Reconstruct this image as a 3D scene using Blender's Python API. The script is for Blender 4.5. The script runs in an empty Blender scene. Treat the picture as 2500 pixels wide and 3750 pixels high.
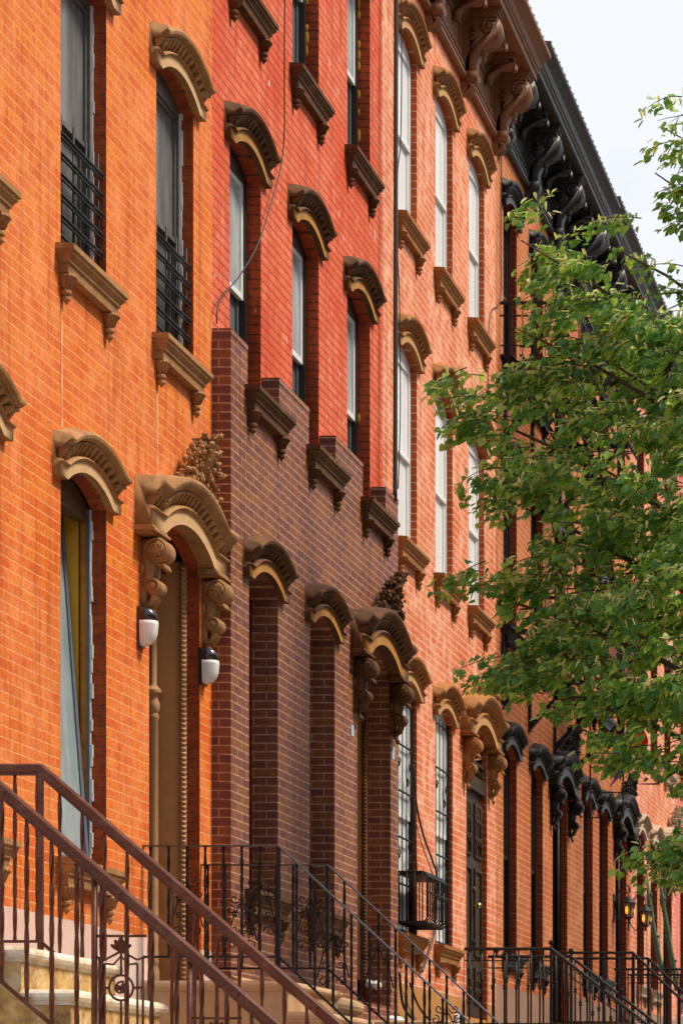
import bpy, bmesh, math, random
from mathutils import Vector, Matrix
R = math.radians
rnd = random.Random(7)
sc = bpy.context.scene
col = sc.collection
D = 6.0          # metres from the camera line to the facades
EZ = 1.5         # eye height
F, U0, V0 = 9567.0, 3705.0, 4140.0   # lens in photo pixels and the street's vanishing point

# ------------------------------------------------------------------ camera
cam = bpy.data.cameras.new('camera'); co = bpy.data.objects.new('camera', cam); col.objects.link(co)
co.location = (0, 0, EZ); co.rotation_euler = (R(90), 0, 0)
cam.sensor_fit = 'VERTICAL'; cam.sensor_height = 36.0; cam.lens = F / 3750 * 36.0
cam.shift_x = -(U0 - 1250) / 3750; cam.shift_y = (V0 - 1875) / 3750
cam.clip_start = 0.1; cam.clip_end = 3000
cam.dof.use_dof = True; cam.dof.focus_distance = 16.5; cam.dof.aperture_fstop = 7.0
sc.camera = co

# ------------------------------------------------------------------ light
SUN_EL, SUN_AZ = R(57), R(80)      # azimuth from +Y towards +X
w = bpy.data.worlds.new('World'); sc.world = w; w.use_nodes = True
nt = w.node_tree; nt.nodes.clear()
def N(t, k, **kw):
    n = t.nodes.new(k)
    for a, b in kw.items():
        setattr(n, a, b)
    return n
def setin(n, **kw):
    for a, b in kw.items():
        n.inputs[a.replace('_', ' ')].default_value = b
out = N(nt, 'ShaderNodeOutputWorld'); bg = N(nt, 'ShaderNodeBackground')
sky = N(nt, 'ShaderNodeTexSky', sky_type='NISHITA'); sky.sun_disc = False
sky.sun_elevation = SUN_EL; sky.sun_rotation = SUN_AZ
sky.air_density = 1.0; sky.dust_density = 2.0
tc = N(nt, 'ShaderNodeTexCoord'); ns = N(nt, 'ShaderNodeTexNoise'); setin(ns, Scale=3.2, Detail=6.0, Roughness=0.55)
mp = N(nt, 'ShaderNodeMapping'); mp.inputs['Scale'].default_value = (1, 1, 2.2)
rp = N(nt, 'ShaderNodeValToRGB'); rp.color_ramp.elements[0].position = 0.38; rp.color_ramp.elements[1].position = 0.58
rp.color_ramp.elements[0].color = (0.66, 0.66, 0.66, 1)
mx = N(nt, 'ShaderNodeMix', data_type='RGBA'); mx.inputs[7].default_value = (9.0, 9.35, 9.9, 1)
nt.links.new(tc.outputs['Generated'], mp.inputs[0]); nt.links.new(mp.outputs[0], ns.inputs['Vector'])
sx_ = N(nt, 'ShaderNodeSeparateXYZ'); nt.links.new(tc.outputs['Generated'], sx_.inputs[0])
dr_ = N(nt, 'ShaderNodeMapRange'); dr_.inputs[1].default_value = -0.35; dr_.inputs[2].default_value = 0.35; dr_.inputs[3].default_value = -0.30; dr_.inputs[4].default_value = 0.03
nt.links.new(sx_.outputs[1], dr_.inputs[0])
ad_ = N(nt, 'ShaderNodeMath', operation='ADD'); nt.links.new(ns.outputs[0], ad_.inputs[0]); nt.links.new(dr_.outputs[0], ad_.inputs[1])
nt.links.new(ad_.outputs[0], rp.inputs[0]); nt.links.new(rp.outputs[0], mx.inputs[0])
nt.links.new(sky.outputs[0], mx.inputs[6]); nt.links.new(mx.outputs[2], bg.inputs[0])
bg.inputs[1].default_value = 0.052
nt.links.new(bg.outputs[0], out.inputs[0])
sl = bpy.data.lights.new('sun', 'SUN'); so = bpy.data.objects.new('sun', sl); col.objects.link(so)
sl.energy = 2.6; sl.angle = R(14); sl.color = (1.0, 0.90, 0.74)
sd = Vector((math.sin(SUN_AZ) * math.cos(SUN_EL), math.cos(SUN_AZ) * math.cos(SUN_EL), math.sin(SUN_EL)))
so.rotation_euler = sd.to_track_quat('Z', 'Y').to_euler(); so.location = (20, 30, 40)
sc.view_settings.view_transform = 'Standard'; sc.view_settings.look = 'None'
sc.view_settings.exposure = 0.98; sc.view_settings.gamma = 1.0
sc.cycles.max_bounces = 6; sc.cycles.transparent_max_bounces = 6

# ------------------------------------------------------------------ materials
def newmat(name):
    m = bpy.data.materials.new(name); m.use_nodes = True
    t = m.node_tree; b = t.nodes['Principled BSDF']
    return m, t, b
def mixc(t, fac, a, b, blend='MIX'):
    x = N(t, 'ShaderNodeMix', data_type='RGBA', blend_type=blend)
    for s, i in ((fac, 0), (a, 6), (b, 7)):
        if isinstance(s, (int, float)): x.inputs[i].default_value = s
        elif isinstance(s, tuple): x.inputs[i].default_value = (*s[:3], 1)
        else: t.links.new(s, x.inputs[i])
    return x.outputs[2]
def ramp(t, src, a, b, c0=0.0, c1=1.0):
    r = N(t, 'ShaderNodeMapRange'); r.inputs[1].default_value = a; r.inputs[2].default_value = b
    r.inputs[3].default_value = c0; r.inputs[4].default_value = c1; r.clamp = True
    t.links.new(src, r.inputs[0]); return r.outputs[0]
def noise(t, vec, scale, detail=4.0, rough=0.55):
    n = N(t, 'ShaderNodeTexNoise'); setin(n, Scale=scale, Detail=detail, Roughness=rough)
    t.links.new(vec, n.inputs['Vector']); return n.outputs[0]
def math2(t, op, a, b):
    n = N(t, 'ShaderNodeMath', operation=op)
    for s, i in ((a, 0), (b, 1)):
        if isinstance(s, (int, float)): n.inputs[i].default_value = s
        else: t.links.new(s, n.inputs[i])
    return n.outputs[0]
def wallcoords(t):
    g = N(t, 'ShaderNodeNewGeometry')
    sp = N(t, 'ShaderNodeSeparateXYZ'); t.links.new(g.outputs['Position'], sp.inputs[0])
    sn = N(t, 'ShaderNodeSeparateXYZ'); t.links.new(g.outputs['True Normal'], sn.inputs[0])
    ay = math2(t, 'GREATER_THAN', math2(t, 'ABSOLUTE', sn.outputs[1], 0), 0.6)
    u = N(t, 'ShaderNodeMix', data_type='FLOAT'); t.links.new(ay, u.inputs[0])
    t.links.new(sp.outputs[1], u.inputs[2]); t.links.new(sp.outputs[0], u.inputs[3])
    cb = N(t, 'ShaderNodeCombineXYZ'); t.links.new(u.outputs[0], cb.inputs[0]); t.links.new(sp.outputs[2], cb.inputs[1])
    return g.outputs['Position'], cb.outputs[0]

def brick(name, c1, c2, mortar, row=0.0676, width=0.21, ms=0.006, pale=(0.75, 0.45, 0.3), pale_amt=0.35,
          dark=(0.2, 0.04, 0.01), dark_amt=0.3, flecks=0.0, c3=None, smear=0.3, bump=0.5, zoff=0.0, rough=0.8, head=0.4, c3p=0.72, jmin=0.3, streak=0.55, pl=(0.42, 0.60)):
    m, t, b = newmat(name)
    pos, uv = wallcoords(t)
    jit = N(t, 'ShaderNodeTexNoise'); setin(jit, Scale=7.0, Detail=2.0); t.links.new(pos, jit.inputs['Vector'])
    off = N(t, 'ShaderNodeVectorMath', operation='MULTIPLY_ADD'); t.links.new(jit.outputs[1], off.inputs[0])
    off.inputs[1].default_value = (0.008, 0.008, 0); off.inputs[2].default_value = (0, zoff, 0)
    ad = N(t, 'ShaderNodeVectorMath', operation='ADD'); t.links.new(uv, ad.inputs[0]); t.links.new(off.outputs[0], ad.inputs[1])
    def bt(ca, cb_, mo=0.0, wd=width, sm_=0.0):
        k = N(t, 'ShaderNodeTexBrick'); t.links.new(ad.outputs[0], k.inputs['Vector'])
        k.inputs['Color1'].default_value = (*ca, 1); k.inputs['Color2'].default_value = (*cb_, 1)
        k.inputs['Mortar'].default_value = (*mortar, 1)
        setin(k, Scale=1.0, Mortar_Size=mo, Mortar_Smooth=sm_, Bias=0.0, Brick_Width=wd, Row_Height=row)
        return k
    k = bt(c1, c2); c = k.outputs[0]
    if c3 is not None:      # a third fired colour picked brick by brick
        k2 = bt((0, 0, 0), (1, 1, 1)); c = mixc(t, ramp(t, k2.outputs[0], c3p, c3p + 0.02), c, c3)
    full = bt(c1, c2, ms, width, 0.3).outputs[1]; bed = bt(c1, c2, ms, 500.0, 0.3).outputs[1]
    joint = math2(t, 'MAXIMUM', bed, math2(t, 'MULTIPLY', full, head))
    n1 = noise(t, pos, 1.1, 6.0, 0.65); n2 = noise(t, pos, 19.0, 5.0, 0.75); n3 = noise(t, pos, 46.0, 3.0); n4 = noise(t, pos, 5.5, 6.0, 0.75)
    c = mixc(t, ramp(t, n2, 0.46, 0.64, 0, dark_amt), c, dark)
    c = mixc(t, math2(t, 'MULTIPLY', ramp(t, n1, pl[0], pl[1], 0, 1), ramp(t, n4, 0.42, 0.62, 0.1 * pale_amt, pale_amt)), c, pale)
    c = mixc(t, math2(t, 'MULTIPLY', joint, ramp(t, n2, 0.36, 0.56, jmin, 1.0)), c, mortar)
    stm = N(t, 'ShaderNodeMapping'); stm.inputs['Scale'].default_value = (9, 9, 0.55); t.links.new(pos, stm.inputs[0])
    c = mixc(t, ramp(t, noise(t, stm.outputs[0], 1.0, 5.0, 0.7), 0.50, 0.72, 0, streak), c, tuple(x * 0.55 for x in dark))
    # lime smeared out of the joints
    kk = N(t, 'ShaderNodeTexBrick'); t.links.new(ad.outputs[0], kk.inputs['Vector'])
    setin(kk, Scale=1.0, Mortar_Size=ms * 2.8, Mortar_Smooth=1.0, Bias=0.0, Brick_Width=500.0, Row_Height=row)
    c = mixc(t, math2(t, 'MULTIPLY', kk.outputs[1], ramp(t, n2, 0.4, 0.7, 0, smear)), c, mortar)
    if flecks > 0:
        mpn = N(t, 'ShaderNodeMapping'); mpn.inputs['Scale'].default_value = (14, 14, 5); t.links.new(pos, mpn.inputs[0])
        nf = noise(t, mpn.outputs[0], 1.0, 2.0)
        c = mixc(t, ramp(t, nf, 0.80 - flecks * 0.1, 0.84 - flecks * 0.1), c, (0.8, 0.62, 0.55))
    t.links.new(c, b.inputs['Base Color']); b.inputs['Roughness'].default_value = rough
    b.inputs['Specular IOR Level'].default_value = 0.3
    h = math2(t, 'ADD', math2(t, 'MULTIPLY', joint, -1.0), math2(t, 'MULTIPLY', n3, 0.55))
    bp = N(t, 'ShaderNodeBump'); bp.inputs['Strength'].default_value = bump; bp.inputs['Distance'].default_value = 0.006
    t.links.new(h, bp.inputs['Height']); t.links.new(bp.outputs[0], b.inputs['Normal'])
    return m

def stone(name, c1, c2, rough=0.8, scale=9.0, bump=0.3, stain=None, stain_amt=0.5):
    m, t, b = newmat(name)
    g = N(t, 'ShaderNodeNewGeometry'); pos = g.outputs['Position']
    n1 = noise(t, pos, scale, 6.0, 0.65); n2 = noise(t, pos, scale * 6, 3.0)
    c = mixc(t, ramp(t, n1, 0.35, 0.68), c1, c2)
    if stain:
        c = mixc(t, ramp(t, noise(t, pos, scale * 0.45, 5.0, 0.7), 0.5, 0.62, 0, stain_amt), c, stain)
    t.links.new(c, b.inputs['Base Color']); b.inputs['Roughness'].default_value = rough
    b.inputs['Specular IOR Level'].default_value = 0.3
    bp = N(t, 'ShaderNodeBump'); bp.inputs['Strength'].default_value = bump; bp.inputs['Distance'].default_value = 0.004
    t.links.new(n2, bp.inputs['Height']); t.links.new(bp.outputs[0], b.inputs['Normal'])
    return m
def paint(name, c, rough=0.4, vary=0.25, spec=0.5, metal=0.0):
    m, t, b = newmat(name)
    g = N(t, 'ShaderNodeNewGeometry'); pos = g.outputs['Position']
    d = tuple(x * (1 - vary) for x in c)
    cc = mixc(t, ramp(t, noise(t, pos, 11.0, 6.0, 0.7), 0.38, 0.66), d, c)
    t.links.new(cc, b.inputs['Base Color'])
    t.links.new(ramp(t, noise(t, pos, 30.0), 0.3, 0.7, rough * 0.8, min(1, rough * 1.3)), b.inputs['Roughness'])
    b.inputs['Specular IOR Level'].default_value = spec; b.inputs['Metallic'].default_value = metal
    bp = N(t, 'ShaderNodeBump'); bp.inputs['Strength'].default_value = 0.15; bp.inputs['Distance'].default_value = 0.002
    t.links.new(noise(t, pos, 60.0), bp.inputs['Height']); t.links.new(bp.outputs[0], b.inputs['Normal'])
    return m
def pane(name, c1, c2, rough=0.12, sx=(3, 3, 0.6)):
    m, t, b = newmat(name)
    g = N(t, 'ShaderNodeNewGeometry'); mpn = N(t, 'ShaderNodeMapping'); mpn.inputs['Scale'].default_value = sx
    t.links.new(g.outputs['Position'], mpn.inputs[0])
    n = noise(t, mpn.outputs[0], 2.2, 5.0, 0.6)
    t.links.new(mixc(t, ramp(t, n, 0.35, 0.65), c1, c2), b.inputs['Base Color'])
    b.inputs['Roughness'].default_value = rough; b.inputs['Specular IOR Level'].default_value = 0.6
    return m
def emit(name, c, s):
    m, t, b = newmat(name)
    b.inputs['Base Color'].default_value = (*c, 1); b.inputs['Emission Color'].default_value = (*c, 1)
    b.inputs['Emission Strength'].default_value = s
    return m

M = {}
M['brickA'] = brick('orange_brick', (0.62, 0.105, 0.008), (0.74, 0.205, 0.016), (0.80, 0.36, 0.135), row=0.0675, ms=0.0048, jmin=0.1,
                    pale=(0.80, 0.29, 0.115), pale_amt=0.6, pl=(0.40, 0.54), streak=0.7, dark=(0.50, 0.060, 0.004), dark_amt=0.75, flecks=0.45, smear=0.35, head=0.28)
M['revA'] = brick('red_reveal_brick', (0.40, 0.075, 0.014), (0.32, 0.050, 0.010), (0.13, 0.04, 0.02), row=0.0675, ms=0.004,
                  pale=(0.5, 0.17, 0.06), pale_amt=0.25, dark=(0.10, 0.02, 0.008), dark_amt=0.6, smear=0.1)  # darker, redder brick colour for the reveals of the openings
M['brickB'] = brick('painted_red_brick', (0.62, 0.078, 0.020), (0.68, 0.110, 0.034), (0.26, 0.018, 0.006), row=0.0735, ms=0.0075, jmin=0.6,
                    pale=(0.80, 0.25, 0.13), pale_amt=0.7, pl=(0.40, 0.54), streak=0.7, dark=(0.50, 0.040, 0.014), dark_amt=0.6, flecks=1.0, smear=0.0, head=0.12)
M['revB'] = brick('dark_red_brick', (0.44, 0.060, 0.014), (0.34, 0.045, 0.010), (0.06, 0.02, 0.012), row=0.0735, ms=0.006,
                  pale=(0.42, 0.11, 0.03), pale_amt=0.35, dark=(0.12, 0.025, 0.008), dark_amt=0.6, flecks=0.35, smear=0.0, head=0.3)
M['clad'] = brick('purple_brown_brick', (0.245, 0.076, 0.034), (0.130, 0.043, 0.040), (0.52, 0.29, 0.18), row=0.0676, width=0.205, ms=0.0058,
                  rough=0.62, pale=(0.30, 0.105, 0.055), pale_amt=0.3, dark=(0.105, 0.032, 0.020), dark_amt=0.5, c3=(0.26, 0.090, 0.022), flecks=0.12, smear=0.3, head=0.9, c3p=0.80)
M['brickC'] = brick('pinkish_orange_brick', (0.58, 0.105, 0.020), (0.64, 0.150, 0.032), (0.84, 0.54, 0.38), row=0.078, ms=0.0062,
                    pale=(0.86, 0.42, 0.27), pale_amt=1.0, pl=(0.34, 0.54), dark=(0.46, 0.06, 0.012), dark_amt=0.6, flecks=0.3, smear=0.75, head=0.5)
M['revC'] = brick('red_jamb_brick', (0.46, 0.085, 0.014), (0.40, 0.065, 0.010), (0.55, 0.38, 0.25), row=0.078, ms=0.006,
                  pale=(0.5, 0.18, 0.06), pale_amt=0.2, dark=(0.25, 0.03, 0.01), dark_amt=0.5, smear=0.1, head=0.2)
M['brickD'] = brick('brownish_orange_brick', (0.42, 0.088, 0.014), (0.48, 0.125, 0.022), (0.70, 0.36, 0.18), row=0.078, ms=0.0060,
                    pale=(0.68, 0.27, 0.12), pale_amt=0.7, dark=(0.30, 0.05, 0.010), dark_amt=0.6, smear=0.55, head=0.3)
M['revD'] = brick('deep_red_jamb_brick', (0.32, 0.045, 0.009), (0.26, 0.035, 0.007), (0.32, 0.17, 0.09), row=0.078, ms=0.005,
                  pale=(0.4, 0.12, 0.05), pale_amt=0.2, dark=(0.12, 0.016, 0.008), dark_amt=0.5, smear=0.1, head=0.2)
M['brickG'] = brick('rose_red_brick', (0.62, 0.130, 0.075), (0.68, 0.18, 0.11), (0.75, 0.42, 0.33), row=0.075, ms=0.0045,
                    pale=(0.8, 0.36, 0.27), pale_amt=0.6, dark=(0.5, 0.08, 0.04), dark_amt=0.3)
M['tan'] = stone('tan_brownstone', (0.41, 0.215, 0.085), (0.30, 0.145, 0.053), stain=(0.20, 0.09, 0.03), stain_amt=0.6)
M['tanlight'] = stone('warm_tan_paint', (0.48, 0.27, 0.135), (0.42, 0.225, 0.105), stain=(0.3, 0.15, 0.07), stain_amt=0.3)
M['dkbrown'] = stone('dark_weathered_brownstone', (0.115, 0.046, 0.016), (0.065, 0.026, 0.010), stain=(0.22, 0.092, 0.020), stain_amt=0.5)
M['ochre'] = stone('golden_brown_stone', (0.36, 0.155, 0.042), (0.28, 0.112, 0.029), stain=(0.20, 0.08, 0.022), stain_amt=0.5)
M['goldband'] = stone('golden_fascia_stone', (0.44, 0.21, 0.045), (0.34, 0.145, 0.030), stain=(0.16, 0.06, 0.02), stain_amt=0.5)
M['goldlight'] = stone('pale_golden_fascia_stone', (0.52, 0.29, 0.11), (0.45, 0.23, 0.08))
M['tanband'] = stone('pale_tan_fascia_stone', (0.60, 0.38, 0.19), (0.54, 0.32, 0.15), stain=(0.36, 0.2, 0.09), stain_amt=0.3)
M['blackband'] = paint('grey_black_fascia', (0.036, 0.031, 0.028), rough=0.5)
M['beigeband'] = stone('pale_beige_fascia', (0.60, 0.48, 0.36), (0.5, 0.38, 0.27))
M['black'] = paint('black_paint', (0.017, 0.013, 0.011), rough=0.5, spec=0.25)
M['blackwood'] = paint('black_brown_paint', (0.030, 0.021, 0.016), rough=0.45)
M['cornC'] = stone('chocolate_cornice_paint', (0.265, 0.115, 0.050), (0.215, 0.088, 0.036), rough=0.55, stain=(0.14, 0.055, 0.025), stain_amt=0.4)
M['cornD'] = paint('dark_grey_cornice_paint', (0.060, 0.055, 0.053), rough=0.42, vary=0.45, spec=0.4)
M['beige'] = stone('beige_stone', (0.46, 0.34, 0.24), (0.38, 0.27, 0.18), stain=(0.2, 0.12, 0.08))
M['doorpanel'] = paint('olive_brown_door_paint', (0.62, 0.31, 0.11), rough=0.55, vary=0.12)
M['dooredge'] = paint('dark_door_frame', (0.11, 0.055, 0.022), rough=0.5)
M['doorC'] = paint('dark_brown_door', (0.050, 0.027, 0.014), rough=0.6, vary=0.3, spec=0.25)
M['iron'] = paint('black_iron', (0.012, 0.011, 0.011), rough=0.5, spec=0.3)
M['ironrail'] = paint('sheen_black_rail', (0.042, 0.050, 0.060), rough=0.28, spec=0.9)  # bluish sheen of the handrail tops is mixed into the base colour
M['brownmetal'] = stone('red_brown_metal_paint', (0.125, 0.030, 0.012), (0.090, 0.022, 0.010), rough=0.42, scale=16, stain=(0.22, 0.095, 0.055), stain_amt=0.4)
M['frameblue'] = paint('blue_grey_frame', (0.135, 0.165, 0.215), rough=0.45)
M['sashA'] = paint('grey_brown_sash', (0.13, 0.115, 0.10), rough=0.45)
M['guard'] = paint('dark_grey_guard', (0.022, 0.024, 0.028), rough=0.5, spec=0.3)
M['caulk'] = stone('white_caulk', (0.80, 0.80, 0.78), (0.55, 0.56, 0.56), scale=20)
M['white'] = paint('white_frame_paint', (0.82, 0.83, 0.83), rough=0.35, vary=0.08)
M['wood'] = stone('yellow_plywood', (0.78, 0.43, 0.045), (0.68, 0.35, 0.03), scale=3, bump=0.1)
M['woodtrim'] = stone('orange_wood_trim', (0.52, 0.22, 0.03), (0.38, 0.14, 0.02), scale=12, stain=(0.15, 0.05, 0.02))
M['glassA'] = pane('grimy_window_glass', (0.085, 0.085, 0.085), (0.175, 0.175, 0.17), rough=0.22)
M['glassB'] = pane('pale_reflecting_glass', (0.30, 0.33, 0.35), (0.52, 0.55, 0.56), rough=0.08)  # pale colour paints in the reflection on the upper panes
M['screen'] = pane('dark_window_screen', (0.085, 0.088, 0.095), (0.115, 0.118, 0.125), rough=0.55)
M['blind'] = pane('white_blind_glass', (0.76, 0.79, 0.80), (0.84, 0.86, 0.86), rough=0.2)
M['glassD'] = pane('dark_window_glass', (0.012, 0.012, 0.012), (0.03, 0.028, 0.026), rough=0.1)
M['dark'] = paint('dark_interior', (0.012, 0.010, 0.009), rough=0.8)
M['pinkbase'] = stone('pale_pink_plaster', (0.72, 0.52, 0.45), (0.64, 0.41, 0.34), scale=2.2, stain=(0.72, 0.60, 0.52))
M['ochrebase'] = stone('ochre_foundation_stone', (0.48, 0.225, 0.060), (0.40, 0.175, 0.045), scale=3.0, stain=(0.32, 0.20, 0.12))
M['greybase'] = stone('brown_grey_foundation', (0.33, 0.185, 0.125), (0.27, 0.15, 0.10), scale=3.0)
M['stoop'] = stone('tan_stoop_stone', (0.46, 0.29, 0.16), (0.38, 0.22, 0.115), scale=5, stain=(0.52, 0.38, 0.25))
M['oldstone'] = stone('crumbling_yellow_stone', (0.62, 0.40, 0.14), (0.26, 0.12, 0.04), scale=11, bump=1.0, stain=(0.66, 0.52, 0.32), stain_amt=0.9)
M['nosing'] = stone('whitewashed_nosing', (0.74, 0.72, 0.66), (0.60, 0.44, 0.24), scale=9, bump=0.9, stain=(0.36, 0.22, 0.10), stain_amt=0.5)
M['brass'] = paint('brass', (0.75, 0.5, 0.12), rough=0.25, metal=1.0)
M['lampglass'] = pane('ribbed_lamp_glass', (0.66, 0.66, 0.63), (0.80, 0.79, 0.76), rough=0.15, sx=(40, 40, 1.0))
M['lampcap'] = paint('dark_bronze_lamp_cap', (0.028, 0.020, 0.024), rough=0.22, spec=0.8)
M['bulb'] = emit('lit_bulb', (1.0, 0.33, 0.03), 1.0)
M['lantglass'] = pane('smoky_lantern_glass', (0.26, 0.20, 0.12), (0.42, 0.34, 0.22), rough=0.2)
M['green'] = paint('green_copper_paint', (0.075, 0.155, 0.095), rough=0.45, vary=0.4)
M['bag'] = paint('white_plastic', (0.78, 0.78, 0.80), rough=0.4, vary=0.1)
M['sticker'] = paint('pale_blue_paper', (0.42, 0.56, 0.66), rough=0.5)
M['asphalt'] = stone('asphalt', (0.055, 0.055, 0.055), (0.045, 0.045, 0.047), scale=4)
M['pave'] = stone('concrete_pavement', (0.42, 0.40, 0.37), (0.34, 0.32, 0.30), scale=2)
M['roof'] = stone('tar_roof', (0.08, 0.08, 0.08), (0.06, 0.06, 0.06), scale=4)
M['bark'] = stone('tree_bark', (0.11, 0.075, 0.05), (0.075, 0.05, 0.033), scale=14, bump=0.8)
M['foam'] = stone('yellow_foam_sealant', (0.72, 0.40, 0.03), (0.6, 0.28, 0.02), scale=30)
M['flag'] = None

# ------------------------------------------------------------------ mesh helper
class MB:
    def __init__(s): s.v = []; s.f = []; s.m = []; s.sm = []
    def add(s, vs, fs, mi=0, smooth=False):
        b = len(s.v); s.v += [tuple(x) for x in vs]
        for f in fs:
            s.f.append([b + i for i in f]); s.m.append(mi); s.sm.append(smooth)
    def quad(s, a, b, c, d, mi=0): s.add([a, b, c, d], [(0, 1, 2, 3)], mi)
    def box(s, x0, x1, y0, y1, z0, z1, mi=0):
        v = [(x, y, z) for x in (x0, x1) for y in (y0, y1) for z in (z0, z1)]
        s.add(v, [(0, 1, 3, 2), (4, 6, 7, 5), (0, 4, 5, 1), (2, 3, 7, 6), (0, 2, 6, 4), (1, 5, 7, 3)], mi)
    def prism(s, pts, axis, a0, a1, mi=0, smooth=False):
        n = len(pts)
        def P(p, a): return (p[0], a, p[1]) if axis == 'y' else ((a, p[0], p[1]) if axis == 'x' else (p[0], p[1], a))
        v = [P(p, a0) for p in pts] + [P(p, a1) for p in pts]
        s.add(v, [tuple(range(n))[::-1], tuple(range(n, 2 * n))], mi)
        s.add(v, [(i, (i + 1) % n, n + (i + 1) % n, n + i) for i in range(n)], mi, smooth)
    def tube(s, path, r, n=6, mi=0, twist=0.0, sq=False, smooth=True, caps=True):
        path = [Vector(p) for p in path]; k = len(path); rings = []
        up = Vector((0, 1, 0)) if abs((path[-1] - path[0]).normalized().y) < 0.9 else Vector((1, 0, 0))
        for i, p in enumerate(path):
            a = path[max(i - 1, 0)]; b = path[min(i + 1, k - 1)]; d = (b - a)
            d = d.normalized() if d.length > 1e-9 else Vector((0, 0, 1))
            e = up - d * up.dot(d)
            if e.length < 1e-4: e = d.orthogonal()
            e.normalize(); g = d.cross(e); up = e
            rr = r[i] if isinstance(r, (list, tuple)) else r
            rings.append([p + (e * math.cos(2 * math.pi * j / n + twist * i + (math.pi / 4 if sq else 0)) + g * math.sin(2 * math.pi * j / n + twist * i + (math.pi / 4 if sq else 0))) * rr for j in range(n)])
        v = [q for ring in rings for q in ring]
        f = [(i * n + j, i * n + (j + 1) % n, (i + 1) * n + (j + 1) % n, (i + 1) * n + j) for i in range(k - 1) for j in range(n)]
        s.add(v, f, mi, smooth and not sq)
        if caps: s.add(v, [tuple(range(n))[::-1], tuple((k - 1) * n + j for j in range(n))], mi)
    def lathe(s, c, prof, n=10, mi=0, axis='z', a0=0.0, a1=2 * math.pi, squash=1.0):
        v = []; k = len(prof)
        full = abs(a1 - a0 - 2 * math.pi) < 1e-6
        m = n if full else n + 1
        for r, h in prof:
            for j in range(m):
                a = a0 + (a1 - a0) * j / n
                x, y = r * math.cos(a), r * math.sin(a) * squash
                if axis == 'z': v.append((c[0] + x, c[1] + y, c[2] + h))
                else: v.append((c[0] + x, c[1] + h, c[2] + y))
        f = [(i * m + j, i * m + (j + 1) % m, (i + 1) * m + (j + 1) % m, (i + 1) * m + j) for i in range(k - 1) for j in range(m if full else m - 1)]
        s.add(v, f, mi, True)
    def ball(s, c, r, n=8, mi=0, k=5):
        if not isinstance(r, (tuple, list)): r = (r, r, r)
        v = [(c[0], c[1], c[2] - r[2])]
        for i in range(1, k):
            t = math.pi * i / k
            for j in range(n):
                a = 2 * math.pi * j / n
                v.append((c[0] + r[0] * math.sin(t) * math.cos(a), c[1] + r[1] * math.sin(t) * math.sin(a), c[2] - r[2] * math.cos(t)))
        v.append((c[0], c[1], c[2] + r[2])); e = len(v) - 1
        f = [(0, 1 + (j + 1) % n, 1 + j) for j in range(n)]
        for i in range(k - 2):
            f += [(1 + i * n + j, 1 + i * n + (j + 1) % n, 1 + (i + 1) * n + (j + 1) % n, 1 + (i + 1) * n + j) for j in range(n)]
        f += [(e, 1 + (k - 2) * n + j, 1 + (k - 2) * n + (j + 1) % n) for j in range(n)]
        s.add(v, f, mi, True)
    def sweep(s, prof, path, mi=0, smooth=True, bands=()):
        """prof: (projection, height off the path); path: (y, z) in the wall plane"""
        k = len(path); nrm = []
        for i in range(k):
            ds = []
            if i > 0: ds.append(Vector((path[i][0] - path[i - 1][0], path[i][1] - path[i - 1][1])).normalized())
            if i < k - 1: ds.append(Vector((path[i + 1][0] - path[i][0], path[i + 1][1] - path[i][1])).normalized())
            ns_ = [Vector((-d.y, d.x)) for d in ds]
            a = sum(ns_, Vector((0, 0))).normalized()
            nrm.append(a / max(0.5, a.dot(ns_[0])))
        # plumb the two ends
        nrm[0] = Vector((0, 1)); nrm[-1] = Vector((0, 1))
        n = len(prof); v = []
        for (y, z), a in zip(path, nrm):
            for p, h in prof: v.append((p, y + a.x * h, z + a.y * h))
        f = [(i * n + j, i * n + j + 1, (i + 1) * n + j + 1, (i + 1) * n + j) for i in range(k - 1) for j in range(n - 1)]
        s.add(v, f, mi, smooth)
        for i in range(k - 1):
            for j in bands: s.m[len(s.m) - len(f) + i * (n - 1) + j] = 1
        s.add(v, [tuple(range(n)), tuple((k - 1) * n + j for j in range(n))[::-1]], mi)
        return nrm
    def data(s, name, mats, org=(0, 0, 0), sharp=35):
        me = bpy.data.meshes.new(name)
        me.from_pydata([(a - org[0], b - org[1], c - org[2]) for a, b, c in s.v], [], s.f)
        for mt in mats: me.materials.append(mt)
        me.polygons.foreach_set('material_index', s.m)
        me.polygons.foreach_set('use_smooth', s.sm)
        if any(s.sm): me.set_sharp_from_angle(angle=R(sharp))
        bm = bmesh.new(); bm.from_mesh(me); bmesh.ops.remove_doubles(bm, verts=bm.verts, dist=1e-5)
        bmesh.ops.recalc_face_normals(bm, faces=bm.faces); bm.to_mesh(me); bm.free()
        me.update(); return me
    def build(s, name, mats, parent=None, org=(0, 0, 0)):
        """verts are in world metres; org is where the object's origin goes"""
        return place(name, s.data(name, mats if isinstance(mats, (list, tuple)) else [mats], org), parent, org)
WL = {}
def place(name, me, parent, at):
    o = bpy.data.objects.new(name, me); col.objects.link(o)
    pw = WL.get(parent.name, Vector((0, 0, 0))) if parent else Vector((0, 0, 0))
    o.parent = parent; o.location = Vector(at) - pw; WL[o.name] = Vector(at); return o
def thing(name, label, cat, at, group=None):
    o = bpy.data.objects.new(name, None); col.objects.link(o); o.location = at; o.empty_display_size = 0.2
    WL[o.name] = Vector(at); return tag(o, label, cat, group)
def tag(o, label, cat, group=None):
    o['label'] = label; o['category'] = cat
    if group: o['group'] = group
    return o
def structure(o): o['kind'] = 'structure'; return o
def X(p): return -D + p
def Zr(z): return z + EZ
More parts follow.
